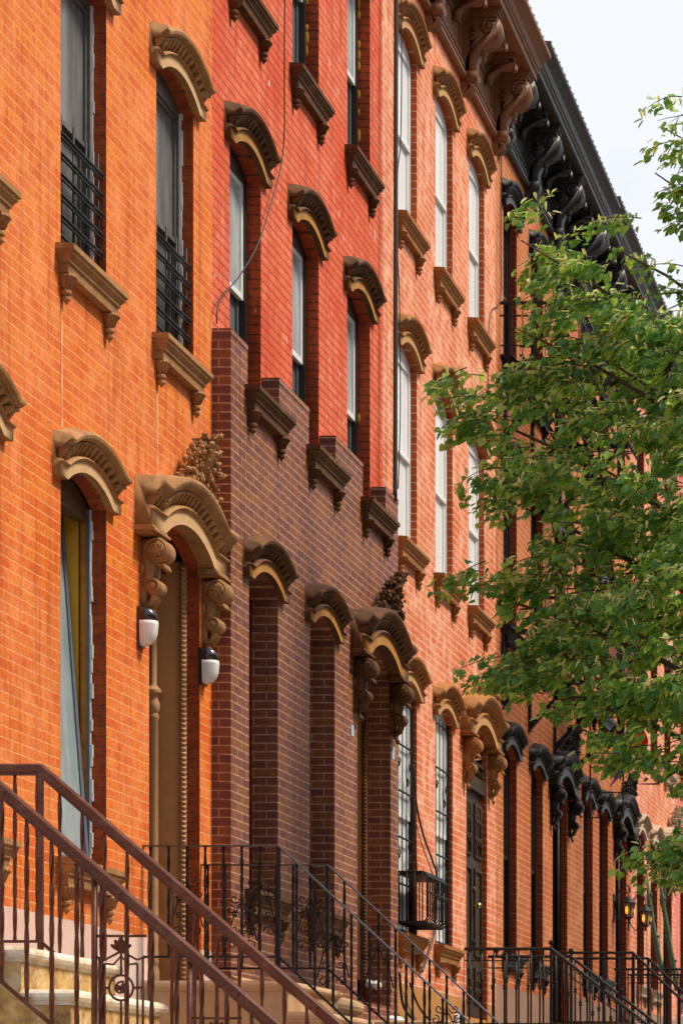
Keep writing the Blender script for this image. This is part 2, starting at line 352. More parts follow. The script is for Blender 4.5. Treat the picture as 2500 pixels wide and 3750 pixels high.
def fp(u, v, p=0.0):
    """a photo pixel on a plane p metres in front of the facades -> (y, z above the eye)"""
    d = D - p; return F * d / (U0 - u), (V0 - v) * d / (U0 - u)

# ------------------------------------------------------------------ ground
g = MB(); g.box(-400, 400, -300, 1500, -0.5, -0.12); structure(g.build('road', M['asphalt']))
g = MB(); g.box(-60, -0.9, -40, 300, -0.2, 0.0); structure(g.build('pavement', M['pave']))
g = MB(); g.box(-0.9, -0.72, -40, 300, -0.2, 0.012); structure(g.build('kerb', M['greybase']))

# ------------------------------------------------------------------ building pieces
def arc(y0, y1, zs, rise, n=10):
    c = (y0 + y1) / 2; hw = (y1 - y0) / 2; r = (hw * hw + rise * rise) / (2 * rise); a = math.asin(hw / r)
    return [(c + r * math.sin(-a + 2 * a * i / n), zs + rise - r + r * math.cos(-a + 2 * a * i / n)) for i in range(n + 1)]

def facade(mb, y0, y1, z0, z1, ops, dep, p=0.0, mf=0, mr=1, base=None, mbase=2):
    """wall face with arched openings ops = [(ya, yb, za, zs, rise)] and their reveals; base = height below which mbase is used"""
    cols = {y0, y1}
    for (a, b, za, zs, rise) in ops:
        cols.update(q[0] for q in arc(a, b, zs, rise) ) if rise > 0 else cols.update((a, b))
    cols = sorted(cols)
    def top(o, y):
        a, b, za, zs, rise = o
        if rise <= 0: return zs
        c = (a + b) / 2; hw = (b - a) / 2; r = (hw * hw + rise * rise) / (2 * rise)
        return zs + rise - r + math.sqrt(max(0, r * r - (y - c) ** 2))
    for ya, yb in zip(cols[:-1], cols[1:]):
        if yb - ya < 1e-6: continue
        ym = (ya + yb) / 2
        iv = sorted([(o[2], o) for o in ops if o[0] - 1e-6 < ym < o[1] + 1e-6], key=lambda q: q[0])
        lo = (z0, z0)
        for za, o in iv + [(None, None)]:
            hi = (z1, z1) if o is None else (za, za)
            segs = [(lo, hi, mf)]
            if base is not None and lo[0] < base < hi[0]:
                segs = [(lo, (base, base), mbase), ((base, base), hi, mf)]
            elif base is not None and hi[0] <= base: segs = [(lo, hi, mbase)]
            for l, h, mi in segs:
                if h[0] - l[0] > 1e-5 or h[1] - l[1] > 1e-5:
                    mb.quad((X(p), ya, Zr(l[0])), (X(p), yb, Zr(l[1])), (X(p), yb, Zr(h[1])), (X(p), ya, Zr(h[0])), mi)
            if o is not None: lo = (top(o, ya), top(o, yb))
    for o in ops:
        a, b, za, zs, rise = o; q = X(p - dep); f = X(p)
        mb.quad((f, a, Zr(za)), (q, a, Zr(za)), (q, a, Zr(zs)), (f, a, Zr(zs)), mr)
        mb.quad((f, b, Zr(za)), (f, b, Zr(zs)), (q, b, Zr(zs)), (q, b, Zr(za)), mr)
        mb.quad((f, a, Zr(za)), (f, b, Zr(za)), (q, b, Zr(za)), (q, a, Zr(za)), mr)
        pts = arc(a, b, zs, rise) if rise > 0 else [(a, zs), (b, zs)]
        for (ya, za_), (yb, zb_) in zip(pts[:-1], pts[1:]):
            mb.quad((f, ya, Zr(za_)), (q, ya, Zr(za_)), (q, yb, Zr(zb_)), (f, yb, Zr(zb_)), mr)

HOOD = [(0.0, 0.0), (0.050, 0.0), (0.050, 0.082), (0.060, 0.084), (0.074, 0.096), (0.060, 0.110), (0.020, 0.116), (0.012, 0.150),
        (0.018, 0.190), (0.086, 0.197), (0.090, 0.210), (0.074, 0.214), (0.096, 0.222), (0.122, 0.240), (0.128, 0.262), (0.116, 0.282), (0.085, 0.290), (0.0, 0.318)]
HOOD = [(a, h * 0.89) for a, h in HOOD]
HS = 0.305 * 0.89
def hood_path(yc, wid, ear, ztop_of_ear, rise, sect, n=14):
    z = ztop_of_ear - sect
    a = arc(yc - wid / 2 + ear, yc + wid / 2 - ear, z, rise, n)
    return [(yc - wid / 2, z)] + a + [(yc + wid / 2, z)]
def eggs(mb, path, h0, h1, p0, p1, step, mi=0):
    """egg and dart lumps along a swept path"""
    L = 0.0; nxt = step * 0.6
    for (a, b) in zip(path[:-1], path[1:]):
        A = Vector(a); B = Vector(b); d = (B - A); l = d.length
        if l < 1e-6: continue
        d /= l; nn = Vector((-d.y, d.x))
        while nxt <= L + l:
            c = A + d * (nxt - L)
            e0 = c + nn * h0; e1 = c + nn * h1; hw = step * 0.28
            v = []
            for (e, pp, ww) in ((e0, p0, hw * 0.45), (e0 * 0.4 + e1 * 0.6, (p0 + p1) / 2 + 0.006, hw), (e1, p1, hw)):
                for sx in (-1, 1):
                    q = e + d * ww * sx; v.append((X(pp), q.x, Zr(q.y))); v.append((X(0.03), q.x, Zr(q.y)))
            # v index: level*4 + side*2 + (0 front, 1 back)
            f = []
            for l_ in (0, 1):
                o = l_ * 4; f += [(o, o + 2, o + 6, o + 4), (o, o + 4, o + 5, o + 1), (o + 2, o + 3, o + 7, o + 6)]
            f += [(0, 1, 3, 2), (8, 10, 11, 9)]
            mb.add(v, f, mi)
            nxt += step
        L += l
def window_hood(parent, mat, yc, zear, wid=1.15, ear=0.165, rise=0.125, p=0.0, matfascia=None):
    mb = MB(); path = hood_path(yc, wid, ear, zear, rise, HS)
    pr = [(X(p + a), Zr(0) + h) for a, h in HOOD]
    mb.sweep([(X(p + a) if a > 0 else X(p - 0.01), h) for a, h in HOOD], [(y, Zr(z)) for y, z in path], bands=(1,))
    # eggs in the cove
    n0 = len(mb.v)
    eggs(mb, path, 0.105, 0.173, 0.040 + p, 0.088 + p, 0.066)
    return mb.build('window_hood', [mat, matfascia or mat], parent, (X(p), yc, Zr(zear)))

def arch_gap(yc, wid, ear, zear, rise, sect=0.305):
    return yc - wid / 2 + ear, yc + wid / 2 - ear, zear - sect, rise

SILL = [(0.118, 0.0), (0.118, -0.034), (0.104, -0.042), (0.104, -0.058), (0.092, -0.068), (0.078, -0.088), (0.078, -0.104), (0.066, -0.110), (0.060, -0.165)]
def window_sill(parent, mat, y0, y1, zt, p=0.0):
    mb = MB(); pm = SILL[0][0]; v = []; lv = [(SILL[0][0] - 0.004, 0.0)] + SILL
    for q, h in [(SILL[0][0], 0.0)] + SILL[1:]:
        i = pm - q
        for (pp, yy) in ((-0.12 if h == 0 else -0.01, y0 + i), (q, y0 + i), (q, y1 - i), (-0.12 if h == 0 else -0.01, y1 - i)):
            v.append((X(p + pp), yy, Zr(zt + h + (0.012 if (h == 0 and pp < 0) else 0))))
    k = len(SILL)
    f = [(a * 4 + j, a * 4 + j + 1, a * 4 + j + 5, a * 4 + j + 4) for a in range(k - 1) for j in range(3)]
    f += [(0, 3, 2, 1), tuple((k - 1) * 4 + j for j in range(4))]
    mb.add(v, f)
    s = mb.build('window_sill', mat, parent, (X(p), (y0 + y1) / 2, Zr(zt)))
    for yy in (y0 + 0.115, y1 - 0.115):
        c = MB(); cx = X(p + 0.028); z = Zr(zt - 0.163)
        # leaf-carved block, then two turned balls and a tip
        c.lathe((cx, yy, z), [(0.052, 0.004), (0.056, -0.012), (0.047, -0.03), (0.038, -0.05), (0.030, -0.078), (0.018, -0.092), (0.024, -0.098),
                              (0.034, -0.108), (0.034, -0.122), (0.020, -0.132), (0.017, -0.137), (0.027, -0.146), (0.027, -0.160), (0.012, -0.176), (0.0, -0.196)], n=10)
        for a in range(7):
            t = -1.3 + 2.6 * a / 6
            c.tube([(cx + 0.030 * math.cos(t), yy + 0.030 * math.sin(t), z - 0.085), (cx + 0.042 * math.cos(t), yy + 0.042 * math.sin(t), z - 0.045),
                    (cx + 0.060 * math.cos(t), yy + 0.060 * math.sin(t), z - 0.014), (cx + 0.068 * math.cos(t), yy + 0.068 * math.sin(t), z - 0.026)], [0.005, 0.009, 0.011, 0.004], 5)
        c.build('corbel', mat, s, (X(p), yy, Zr(zt - 0.16)))
    return s

def window(parent, kind, y0, y1, z0, zs, rise, dep=0.11, p=0.0):
    """arched window: outer frame, two sashes and their panes; the frame stands dep behind the wall face"""
    fm, sm, pu, pl = {'A': (M['caulk'], M['sashA'], M['glassA'], M['glassA']), 'B': (M['blackwood'], M['white'], M['glassB'], M['screen']),
                      'C': (M['white'], M['white'], M['blind'], M['blind']), 'D': (M['black'], M['blackwood'], M['glassD'], M['glassD'])}[kind]
    q = p - dep; mb = MB(); fw = 0.026 if kind == 'A' else (0.035 if kind == 'C' else 0.045)
    pts = arc(y0, y1, zs, rise)
    # outer frame: jambs, head following the arch, bottom
    mb.box(X(q - 0.10), X(q), y0 - 0.01, y0 + fw, Zr(z0), Zr(zs)); mb.box(X(q - 0.10), X(q), y1 - fw, y1 + 0.01, Zr(z0), Zr(zs))
    mb.box(X(q - 0.10), X(q + 0.004), y0, y1, Zr(z0 - 0.02), Zr(z0 + 0.05))
    for (ya, za), (yb, zb) in zip(pts[:-1], pts[1:]):
        v = [(X(q), ya, Zr(za + 0.02)), (X(q), yb, Zr(zb + 0.02)), (X(q), yb, Zr(zs - 0.03)), (X(q), ya, Zr(zs - 0.03))]
        v2 = [(X(q - 0.1), b, c) for a, b, c in v]
        mb.add(v + v2, [(0, 1, 2, 3), (7, 6, 5, 4), (2, 6, 7, 3), (0, 4, 5, 1)])
    w_ = mb.build('window', fm if kind != 'A' else M['sashA'], parent, (X(p), (y0 + y1) / 2, Zr(z0)))
    zm = z0 + (zs - z0) * 0.5
    for (a, b, off, pm) in ((zm - 0.02, zs - 0.03, 0.03 if kind != 'C' else 0.008, pu), (z0 + 0.05, zm + 0.02, 0.065 if kind != 'C' else 0.026, pl)):
        s = MB(); x1, x0 = X(q - off + 0.012), X(q - off - 0.03); ya, yb = y0 + fw, y1 - fw; sw = 0.045 if kind != 'A' else 0.03
        s.box(x0, x1, ya, ya + sw, Zr(a), Zr(b)); s.box(x0, x1, yb - sw, yb, Zr(a), Zr(b))
        s.box(x0, x1, ya + sw, yb - sw, Zr(a), Zr(a + sw)); s.box(x0, x1, ya + sw, yb - sw, Zr(b - sw), Zr(b))
        so_ = s.build('sash', sm if not (kind == 'B' and off > 0.05) else M['screen'], w_, (X(q), (y0 + y1) / 2, Zr(a)))
        g_ = MB(); g_.box(X(q - off - 0.016), X(q - off - 0.006), ya + sw, yb - sw, Zr(a + sw), Zr(b - sw))
        g_.build('pane', pm, so_ if False else w_, (X(q), (y0 + y1) / 2, Zr(a)))
    if kind == 'A':      # ragged white caulking bead round the frame
        c = MB(); ry = random.Random(int(y0 * 100))
        for yy in (y0 + 0.006, y1 - 0.006):
            z = z0
            while z < zs:
                h = ry.uniform(0.05, 0.12); ww = ry.uniform(0.012, 0.026)
                c.box(X(q - 0.01), X(q + ww), yy - 0.012, yy + 0.012, Zr(z), Zr(min(zs, z + h))); z += h
        c.build('caulking', M['caulk'], w_, (X(q), (y0 + y1) / 2, Zr(z0)))
    if kind == 'B':
        c = MB(); ry = random.Random(int(y0 * 100)); z = z0
        while z < zs:
            h = ry.uniform(0.04, 0.16)
            if ry.random() < (0.4 if z0 > 7 else 0.06): c.ball((X(q + 0.008), y1 - 0.004, Zr(z + h / 2)), (ry.uniform(0.008, 0.02), 0.012, h / 2), 6)
            z += h
        c.build('foam_bead', M['foam'], w_, (X(q), (y0 + y1) / 2, Zr(z0)))
    return w_

def spiral(cx, cz, r, turns, a0, sgn, n=26, r1=0.12):
    return [(cx + (r * (1 - (1 - r1) * i / n)) * math.cos(a0 + sgn * turns * 2 * math.pi * i / n),
             cz + (r * (1 - (1 - r1) * i / n)) * math.sin(a0 + sgn * turns * 2 * math.pi * i / n)) for i in range(n + 1)]
def ribbon(cl):
    """closed outline round a centre line [(x, z, half width)]"""
    L, Rr = [], []
    for i, (x, z, h) in enumerate(cl):
        a = cl[max(i - 1, 0)]; b = cl[min(i + 1, len(cl) - 1)]
        d = Vector((b[0] - a[0], b[1] - a[1])).normalized(); n_ = Vector((-d.y, d.x))
        L.append((x + n_.x * h, z + n_.y * h)); Rr.append((x - n_.x * h, z - n_.y * h))
    return L + Rr[::-1]
def scroll_bracket(parent, mat, yc, ztop, p=0.0, name='scroll_bracket', sc_=1.0, th=0.15, n=16):
    """door hood console: big volute above, small one below, leaf drop under them"""
    mb = MB(); S = sc_; x0 = X(p); zt = Zr(ztop)
    def cyl(cx, cz, r, y0, y1, k=n): mb.prism([(x0 + cx + r * math.cos(2 * math.pi * i / k), zt + cz + r * math.sin(2 * math.pi * i / k)) for i in range(k)], 'y', y0, y1, 0, True)
    h = th / 2
    cyl(0.112 * S, -0.098 * S, 0.088 * S, yc - h, yc + h); cyl(0.085 * S, -0.345 * S, 0.056 * S, yc - h * 0.92, yc + h * 0.92)
    cl = [(0.03, -0.10, 0.03), (0.045, -0.16, 0.036), (0.06, -0.21, 0.036), (0.055, -0.26, 0.034), (0.045, -0.31, 0.03), (0.05, -0.36, 0.03)]
    mb.prism([(x0 + a * S, zt + b * S) for a, b in ribbon(cl)], 'y', yc - h * 0.96, yc + h * 0.96)
    mb.prism([(x0 - 0.01, zt - 0.02 * S), (x0 + 0.05 * S, zt - 0.02 * S), (x0 + 0.05 * S, zt - 0.3 * S), (x0 + 0.03 * S, zt - 0.45 * S), (x0 - 0.01, zt - 0.5 * S)], 'y', yc - h * 0.8, yc + h * 0.8)
    for sgn in (-1, 1):      # raised spirals and rosettes on the two cheeks
        yy = yc + sgn * (h + 0.002)
        for (cx, cz, r) in ((0.112, -0.098, 0.082), (0.085, -0.345, 0.050)):
            mb.tube([(x0 + a, yy, zt + b) for a, b in spiral(cx * S, cz * S, r * S, 1.25, math.pi, -1, 22, 0.5)], 0.008 * S, 5)
            mb.ball((x0 + cx * S, yy, zt + cz * S), (0.036 * S * r / 0.082, 0.016, 0.036 * S * r / 0.082), 8)
            for j in range(7):
                a = j * 2 * math.pi / 7
                mb.ball((x0 + cx * S + 0.036 * S * r / 0.082 * math.cos(a), yy, zt + cz * S + 0.036 * S * r / 0.082 * math.sin(a)), 0.012 * S * r / 0.06, 5, 0, 4)
    # acanthus leaf curling off the belly and the hanging tail
    for j, (dy) in enumerate((-0.6, -0.2, 0.2, 0.6)):
        y = yc + dy * h
        mb.tube([(x0 + 0.07 * S, y, zt - 0.19 * S), (x0 + 0.115 * S, y, zt - 0.185 * S), (x0 + 0.155 * S, y, zt - 0.20 * S), (x0 + 0.168 * S, y, zt - 0.222 * S), (x0 + 0.15 * S, y, zt - 0.232 * S)], [0.016, 0.018, 0.017, 0.012, 0.005], 6)
        mb.tube([(x0 + 0.05 * S, y, zt - 0.36 * S), (x0 + 0.088 * S, y, zt - 0.41 * S), (x0 + 0.07 * S, y, zt - 0.455 * S), (x0 + 0.035 * S, y, zt - 0.49 * S)], [0.02, 0.022, 0.018, 0.008], 6)
        mb.tube([(x0 + 0.02 * S, y * 0.5 + yc * 0.5, zt - 0.44 * S), (x0 + 0.035 * S, y * 0.5 + yc * 0.5, zt - 0.51 * S), (x0 + 0.055 * S, y * 0.5 + yc * 0.5, zt - 0.545 * S), (x0 + 0.05 * S, y * 0.5 + yc * 0.5, zt - 0.57 * S)], [0.02, 0.016, 0.018, 0.006], 6)
    return mb.build(name, mat, parent, (x0, yc, zt))

DH = [(0.0, 0.0), (0.115, 0.0), (0.115, 0.10), (0.128, 0.102), (0.142, 0.114), (0.128, 0.130), (0.080, 0.136), (0.066, 0.172), (0.072, 0.208),
      (0.158, 0.214), (0.158, 0.228), (0.150, 0.232), (0.170, 0.244), (0.198, 0.268), (0.206, 0.296), (0.198, 0.318), (0.180, 0.326), (0.0, 0.350)]
def door_hood(parent, mat, yc, zear, wid=1.72, rise=0.17, ear=0.30, p=0.0, crest=True, seed=1, matcrest=None, matfascia=None):
    sect = 0.35
    mb = MB(); path = hood_path(yc, wid, ear, zear, rise, sect, 18)
    mb.sweep([(X(p + a) if a > 0 else X(p - 0.01), h) for a, h in DH], [(y, Zr(z)) for y, z in path], bands=(1,))
    eggs(mb, path, 0.138, 0.213, 0.104 + p, 0.158 + p, 0.070)
    zb = zear - sect
    for s in (-1, 1):       # little cornice under each ear, carried by the console
        ya = yc + s * (wid / 2 - ear / 2 + 0.0); hw = ear / 2 + 0.012
        for (q, h0, h1, e) in ((0.125, -0.022, -0.0, 0.0), (0.142, -0.040, -0.022, 0.010), (0.118, -0.056, -0.040, -0.006)):
            mb.box(X(p - 0.01), X(p + q), ya - hw - e, ya + hw + e, Zr(zb + h0), Zr(zb + h1 - 0.0005))
        # thrown-out returns so the ear reads as an entablature block
    dh = mb.build('door_hood', [mat, matfascia or mat], parent, (X(p), yc, Zr(zear)))
    for s in (-1, 1): scroll_bracket(dh, mat, yc + s * (wid / 2 - ear / 2 - 0.03), zb - 0.055, p)
    if crest:
        c = MB(); r = random.Random(seed); yk = yc + 0.22
        zt = zear + rise - 0.09
        def droop(y): return 0.30 * max(0.0, abs(y - yc) - 0.12) ** 1.3
        for i in range(420):      # carved fruit and leaves heaped to a peak
            t = r.random() ** 1.1; hw = 0.43 * (1 - t) ** 0.85 + 0.03
            y = yk + r.uniform(-hw, hw); z = zt + 0.02 + t * 0.42 - droop(y)
            q = p + 0.02 + 0.15 * t * r.uniform(0.3, 1) + r.uniform(0.0, 0.10) * (1 - 0.3 * t); k = r.uniform(0.013, 0.029) * (1.1 - 0.4 * t)
            if r.random() < 0.78: c.ball((X(q), y, Zr(z)), (k, k * r.uniform(0.8, 1.2), k * r.uniform(0.8, 1.4)), 7, 0, 5)
            else:
                a = r.uniform(-1.0, 4.1); l = r.uniform(0.04, 0.075)
                c.tube([(X(q), y, Zr(z)), (X(q + 0.03), y + math.cos(a) * l * 0.5, Zr(z + math.sin(a) * l * 0.5)), (X(q + 0.03), y + math.cos(a) * l, Zr(z + math.sin(a) * l)), (X(q + 0.05), y + math.cos(a) * l * 1.1, Zr(z + math.sin(a) * l * 0.9))], [0.012, 0.020, 0.014, 0.004], 5)
        c.tube([(X(p + 0.12), yk, Zr(zt + 0.15)), (X(p + 0.18), yk, Zr(zt + 0.36)), (X(p + 0.23), yk + 0.02, Zr(zt + 0.46)), (X(p + 0.27), yk + 0.03, Zr(zt + 0.47))], [0.06, 0.04, 0.028, 0.01], 7)
        c.build('crest', matcrest or mat, dh, (X(p), yc, Zr(zt)))
    return dh

def cornice(parent, mat, y0, y1, zb, brackets, mats_end=None):
    P = [(-0.2, 0.0), (0.050, 0.0), (0.072, 0.02), (0.072, 0.05), (0.052, 0.062), (0.048, 0.10), (0.062, 0.112), (0.062, 0.135), (0.024, 0.15), (0.024, 0.60),
         (0.05, 0.63), (0.09, 0.66), (0.12, 0.72), (0.12, 0.765), (0.47, 0.765), (0.47, 0.835), (0.492, 0.845), (0.492, 0.87), (0.510, 0.885), (0.535, 0.935),
         (0.590, 0.985), (0.625, 1.005), (0.640, 1.02), (0.640, 1.06), (0.60, 1.075), (-0.2, 1.13)]
    mb = MB(); mb.prism([(X(a), Zr(zb + b)) for a, b in P], 'y', y0, y1)
    # raised panels on the frieze between the consoles
    bs = sorted(brackets)
    for a, b in zip(bs[:-1], bs[1:]):
        ya, yb = a + 0.22, b - 0.22; z0, z1 = Zr(zb + 0.20), Zr(zb + 0.56)
        for (q0, q1, w0, w1) in ((ya, yb, z0, z0 + 0.045), (ya, yb, z1 - 0.045, z1), (ya, ya + 0.045, z0 + 0.045, z1 - 0.045), (yb - 0.045, yb, z0 + 0.045, z1 - 0.045)):
            mb.box(X(0.02), X(0.045), q0, q1, w0, w1)
    # nail-headed drip edge along the gutter
    y = y0
    while y < y1 - 0.1:
        mb.box(X(0.60), X(0.646), y, y + 0.03, Zr(zb + 1.062), Zr(zb + 1.074)); y += 0.19
    cn = mb.build('cornice', mat, parent, (X(0), (y0 + y1) / 2, Zr(zb)))
    # consoles
    b = MB(); th = 0.17; h = th / 2
    cl = [(0.33, 0.66, 0.02), (0.40, 0.62, 0.036), (0.405, 0.555, 0.046), (0.36, 0.49, 0.052), (0.29, 0.43, 0.052), (0.215, 0.37, 0.052), (0.155, 0.30, 0.052), (0.12, 0.22, 0.052), (0.11, 0.14, 0.055), (0.11, 0.09, 0.05)]
    b.prism([(X(q), Zr(zb + z)) for q, z in ribbon(cl)], 'y', -h, h)
    def cyl(cx, cz, r, k, y0_, y1_): b.prism([(X(cx) + r * math.cos(2 * math.pi * i / k), Zr(zb + cz) + r * math.sin(2 * math.pi * i / k)) for i in range(k)], 'y', y0_, y1_, 0, True)
    cyl(0.315, 0.575, 0.086, 18, -h, h); cyl(0.110, 0.045, 0.075, 16, -h * 0.96, h * 0.96)
    b.box(X(0.0), X(0.10), -h, h, Zr(zb + 0.02), Zr(zb + 0.66)); b.box(X(0.0), X(0.30), -h * 0.8, h * 0.8, Zr(zb + 0.45), Zr(zb + 0.7))
    for (q, z0, z1, e) in ((0.400, 0.668, 0.705, 0.02), (0.425, 0.705, 0.735, 0.035), (0.445, 0.735, 0.7635, 0.05)):
        b.box(X(0.0), X(q), -h - e, h + e, Zr(zb + z0), Zr(zb + z1 - 0.001))
    for s in (-1, 1):
        yy = s * (h + 0.003)
        b.tube([(X(q), yy, Zr(zb + z)) for q, z in spiral(0.315, 0.575, 0.080, 1.4, 0.9, 1, 26, 0.25)], 0.013, 6)
        b.ball((X(0.315), yy, Zr(zb + 0.575)), (0.03, 0.018, 0.03), 8)
        for a in (2.5, 2.95, 3.4, 3.85):     # palm leaf behind the volute
            b.tube([(X(0.25), yy, Zr(zb + 0.47)), (X(0.25 + 0.09 * math.cos(a)), yy, Zr(zb + 0.47 + 0.09 * math.sin(a))), (X(0.25 + 0.16 * math.cos(a)), yy, Zr(zb + 0.47 + 0.16 * math.sin(a)))], [0.008, 0.022, 0.014], 6)
        b.ball((X(0.110), yy, Zr(zb + 0.045)), (0.035, 0.014, 0.035), 8)
    for y in (-0.06, -0.02, 0.02, 0.06):     # leaf carving on the front, drop and foot
        b.tube([(X(0.42), y, Zr(zb + 0.60)), (X(0.435), y, Zr(zb + 0.52)), (X(0.39), y, Zr(zb + 0.43)), (X(0.32), y, Zr(zb + 0.37)), (X(0.25), y, Zr(zb + 0.33)), (X(0.26), y, Zr(zb + 0.30))], [0.014, 0.024, 0.026, 0.022, 0.018, 0.006], 6)
        b.tube([(X(0.07), y, Zr(zb - 0.02)), (X(0.13), y, Zr(zb - 0.07)), (X(0.10), y, Zr(zb - 0.12)), (X(0.05), y, Zr(zb - 0.16)), (X(0.07), y, Zr(zb - 0.20))], [0.02, 0.026, 0.022, 0.016, 0.007], 6)
    b.lathe((X(0.245), 0, Zr(zb + 0.30)), [(0.0, 0.05), (0.034, 0.04), (0.04, 0.01), (0.028, -0.025), (0.018, -0.035), (0.026, -0.05), (0.024, -0.068), (0.010, -0.08), (0.018, -0.095), (0.0, -0.11)], 10)
    b.box(X(0.0), X(0.075), -h * 0.7, h * 0.7, Zr(zb - 0.15), Zr(zb + 0.03))
    me = b.data('bracket', [mat], (X(0), 0, Zr(zb)))
    for yb in bs: place('bracket', me, cn, (X(0), yb, Zr(zb)))
    # slender modillions between them
    m_ = MB()
    cl = [(0.34, 0.70, 0.016), (0.36, 0.655, 0.026), (0.30, 0.62, 0.034), (0.20, 0.62, 0.034), (0.12, 0.58, 0.034), (0.07, 0.50, 0.034), (0.07, 0.42, 0.028)]
    m_.prism([(X(q), Zr(zb + z)) for q, z in ribbon(cl)], 'y', -0.045, 0.045)
    m_.box(X(0.0), X(0.36), -0.055, 0.055, Zr(zb + 0.70), Zr(zb + 0.7635)); m_.box(X(0.1), X(0.3), -0.03, 0.03, Zr(zb + 0.63), Zr(zb + 0.71))
    m_.tube([(X(0.36), 0, Zr(zb + 0.64)), (X(0.37), 0, Zr(zb + 0.58)), (X(0.35), 0, Zr(zb + 0.55))], [0.03, 0.026, 0.008], 6)
    mm = m_.data('modillion', [mat], (X(0), 0, Zr(zb)))
    for a, b2 in zip(bs[:-1], bs[1:]):
        for k in (1, 2): place('modillion', mm, cn, (X(0), a + (b2 - a) * k / 3, Zr(zb)))
    return cn

# ------------------------------------------------------------------ the row of houses
GROUP = 'row houses along the street'
def house(key, label, y0, y1, yw, yd, dz, bm, rm, hoodm, sillm, basem, kind, cornm, dep, floors=(0, 1, 2), hoods3=True, clad=False, basez=1.34, bandm=None):
    """yw: centres of the two parlour windows; yd: centre of the door"""
    t = thing('row_house', label, 'house', (X(0), (y0 + y1) / 2, 0), GROUP)
    hw = 0.415; RI = 0.125
    levels = {0: (1.715 + dz, 4.38 + dz), 1: (5.57 + dz, 7.72 + dz), 2: (8.74 + dz, 10.81 + dz)}
    ops = []; win = []
    for fl, (zs_, ze) in levels.items():
        for yc in (list(yw) + ([yd] if fl else [])):
            o = (yc - hw, yc + hw, zs_, ze - HS, RI); ops.append(o); win.append((fl, yc, o, ze))
    pd = 0.142 if clad else 0.0
    zd = 4.50 + dz; dw = 0.565 + (0.075 if clad else 0)
    dop = (yd - dw, yd + dw, 1.04 + dz, zd - 0.35, 0.16)
    wall = MB(); zt = 11.26 + dz + 0.1
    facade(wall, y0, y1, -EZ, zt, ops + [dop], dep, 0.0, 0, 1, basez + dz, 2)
    # party walls, back and dark rooms behind the glass
    wall.box(X(-8), X(-0.45), y0 + 0.003, y1 - 0.003, 0.0, Zr(zt + 0.9), 3)
    wall.quad((X(0), y0 + .001, 0), (X(-0.45), y0 + .001, 0), (X(-0.45), y0 + .001, Zr(zt)), (X(0), y0 + .001, Zr(zt)), 0)
    wall.quad((X(0), y1 - .001, 0), (X(-0.45), y1 - .001, 0), (X(-0.45), y1 - .001, Zr(zt)), (X(0), y1 - .001, Zr(zt)), 0)
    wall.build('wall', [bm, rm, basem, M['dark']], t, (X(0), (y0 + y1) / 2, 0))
    for fl, yc, o, ze in win:
        kd = kind
        if clad and fl == 0: kd = 'D'
        if key == 'A' and fl == 0 and yc == yw[1]: kd = None
        if kd: window(t, kd, o[0], o[1], o[2], o[3], RI, dep if not (clad and fl == 0) else 0.14)
        ph = pd if (clad and fl == 0) else 0.0
        window_hood(t, hoodm, yc, ze, 1.11, 1.11 / 2 - hw, RI, ph, bandm)
        ps = pd if (clad and fl < 2) else 0.0
        window_sill(t, sillm, yc - 0.51, yc + 0.51, o[2], ps)
    rf = MB(); rf.box(X(-8.05), X(-0.15), y0 + 0.002, y1 - 0.002, Zr(zt + 0.9), Zr(zt + 0.96)); rf.build('roof', M['roof'], t, (X(-4), (y0 + y1) / 2, Zr(zt + .9)))
    door_hood(t, hoodm, yd, zd, 1.72, 0.17, 0.30, pd, True, int(y0), hoodm, bandm)
    zb = 11.22 + dz
    bl = y0 + 0.17; br = y1 - 0.17
    if cornm: cornice(t, cornm, y0 + 0.002, y1 - 0.002, zb, [bl + (br - bl) * k / 3 for k in range(4)])
    return t, ops, dop

def panel_door(t, mat, y0, y1, z0, z1, q, gate=False, handle=True):
    """double-leaf door with raised mouldings standing q behind the wall face"""
    d = MB(); ym = (y0 + y1) / 2; x1 = X(-q); x0 = X(-q - 0.06)
    d.box(x0, x1, y0, ym - 0.004, Zr(z0), Zr(z1)); d.box(x0, x1, ym + 0.004, y1, Zr(z0), Zr(z1))
    for a, b in ((y0, ym), (ym, y1)):
        for (f0, f1) in ((0.06, 0.22), (0.27, 0.66), (0.71, 0.95)):
            ya, yb, za, zb = a + 0.09, b - 0.09, Zr(z0 + (z1 - z0) * f0), Zr(z0 + (z1 - z0) * f1)
            for bx in ((ya, yb, za, za + 0.03), (ya, yb, zb - 0.03, zb), (ya, ya + 0.03, za + 0.03, zb - 0.03), (yb - 0.03, yb, za + 0.03, zb - 0.03)):
                d.box(x1 - 0.002, x1 + 0.022, *bx)
            if gate and f0 > 0.7 or (gate and f0 < 0.1):
                for k in range(3):
                    yy = ya + (yb - ya) * (k + 0.5) / 3
                    d.tube([(x1 + 0.02, yy, za), (x1 + 0.02, yy, zb)], 0.007, 4)
                    for (cz, sg) in ((0.3, 1), (0.7, -1)):
                        d.tube([(x1 + 0.02, q_, z_) for q_, z_ in spiral(yy, za + (zb - za) * cz, 0.055, 1.2, 1.5, sg, 14)], 0.008, 4)
    dr = d.build('door', mat, t, (x1, ym, Zr(z0)))
    if handle:
        h = MB(); zz = Zr(z0 + 1.25)
        h.lathe((x1 + 0.0, ym + 0.07, zz), [(0.012, 0.0)], 6)
        h.tube([(x1, ym + 0.07, zz), (x1 + 0.05, ym + 0.07, zz)], 0.010, 8); h.ball((x1 + 0.065, ym + 0.07, zz), 0.032, 10)
        h.ball((x1 + 0.012, ym + 0.07, zz + 0.19), (0.014, 0.026, 0.026), 10)
        h.build('door_handle', M['brass'], dr, (x1, ym + 0.07, zz))
    return dr
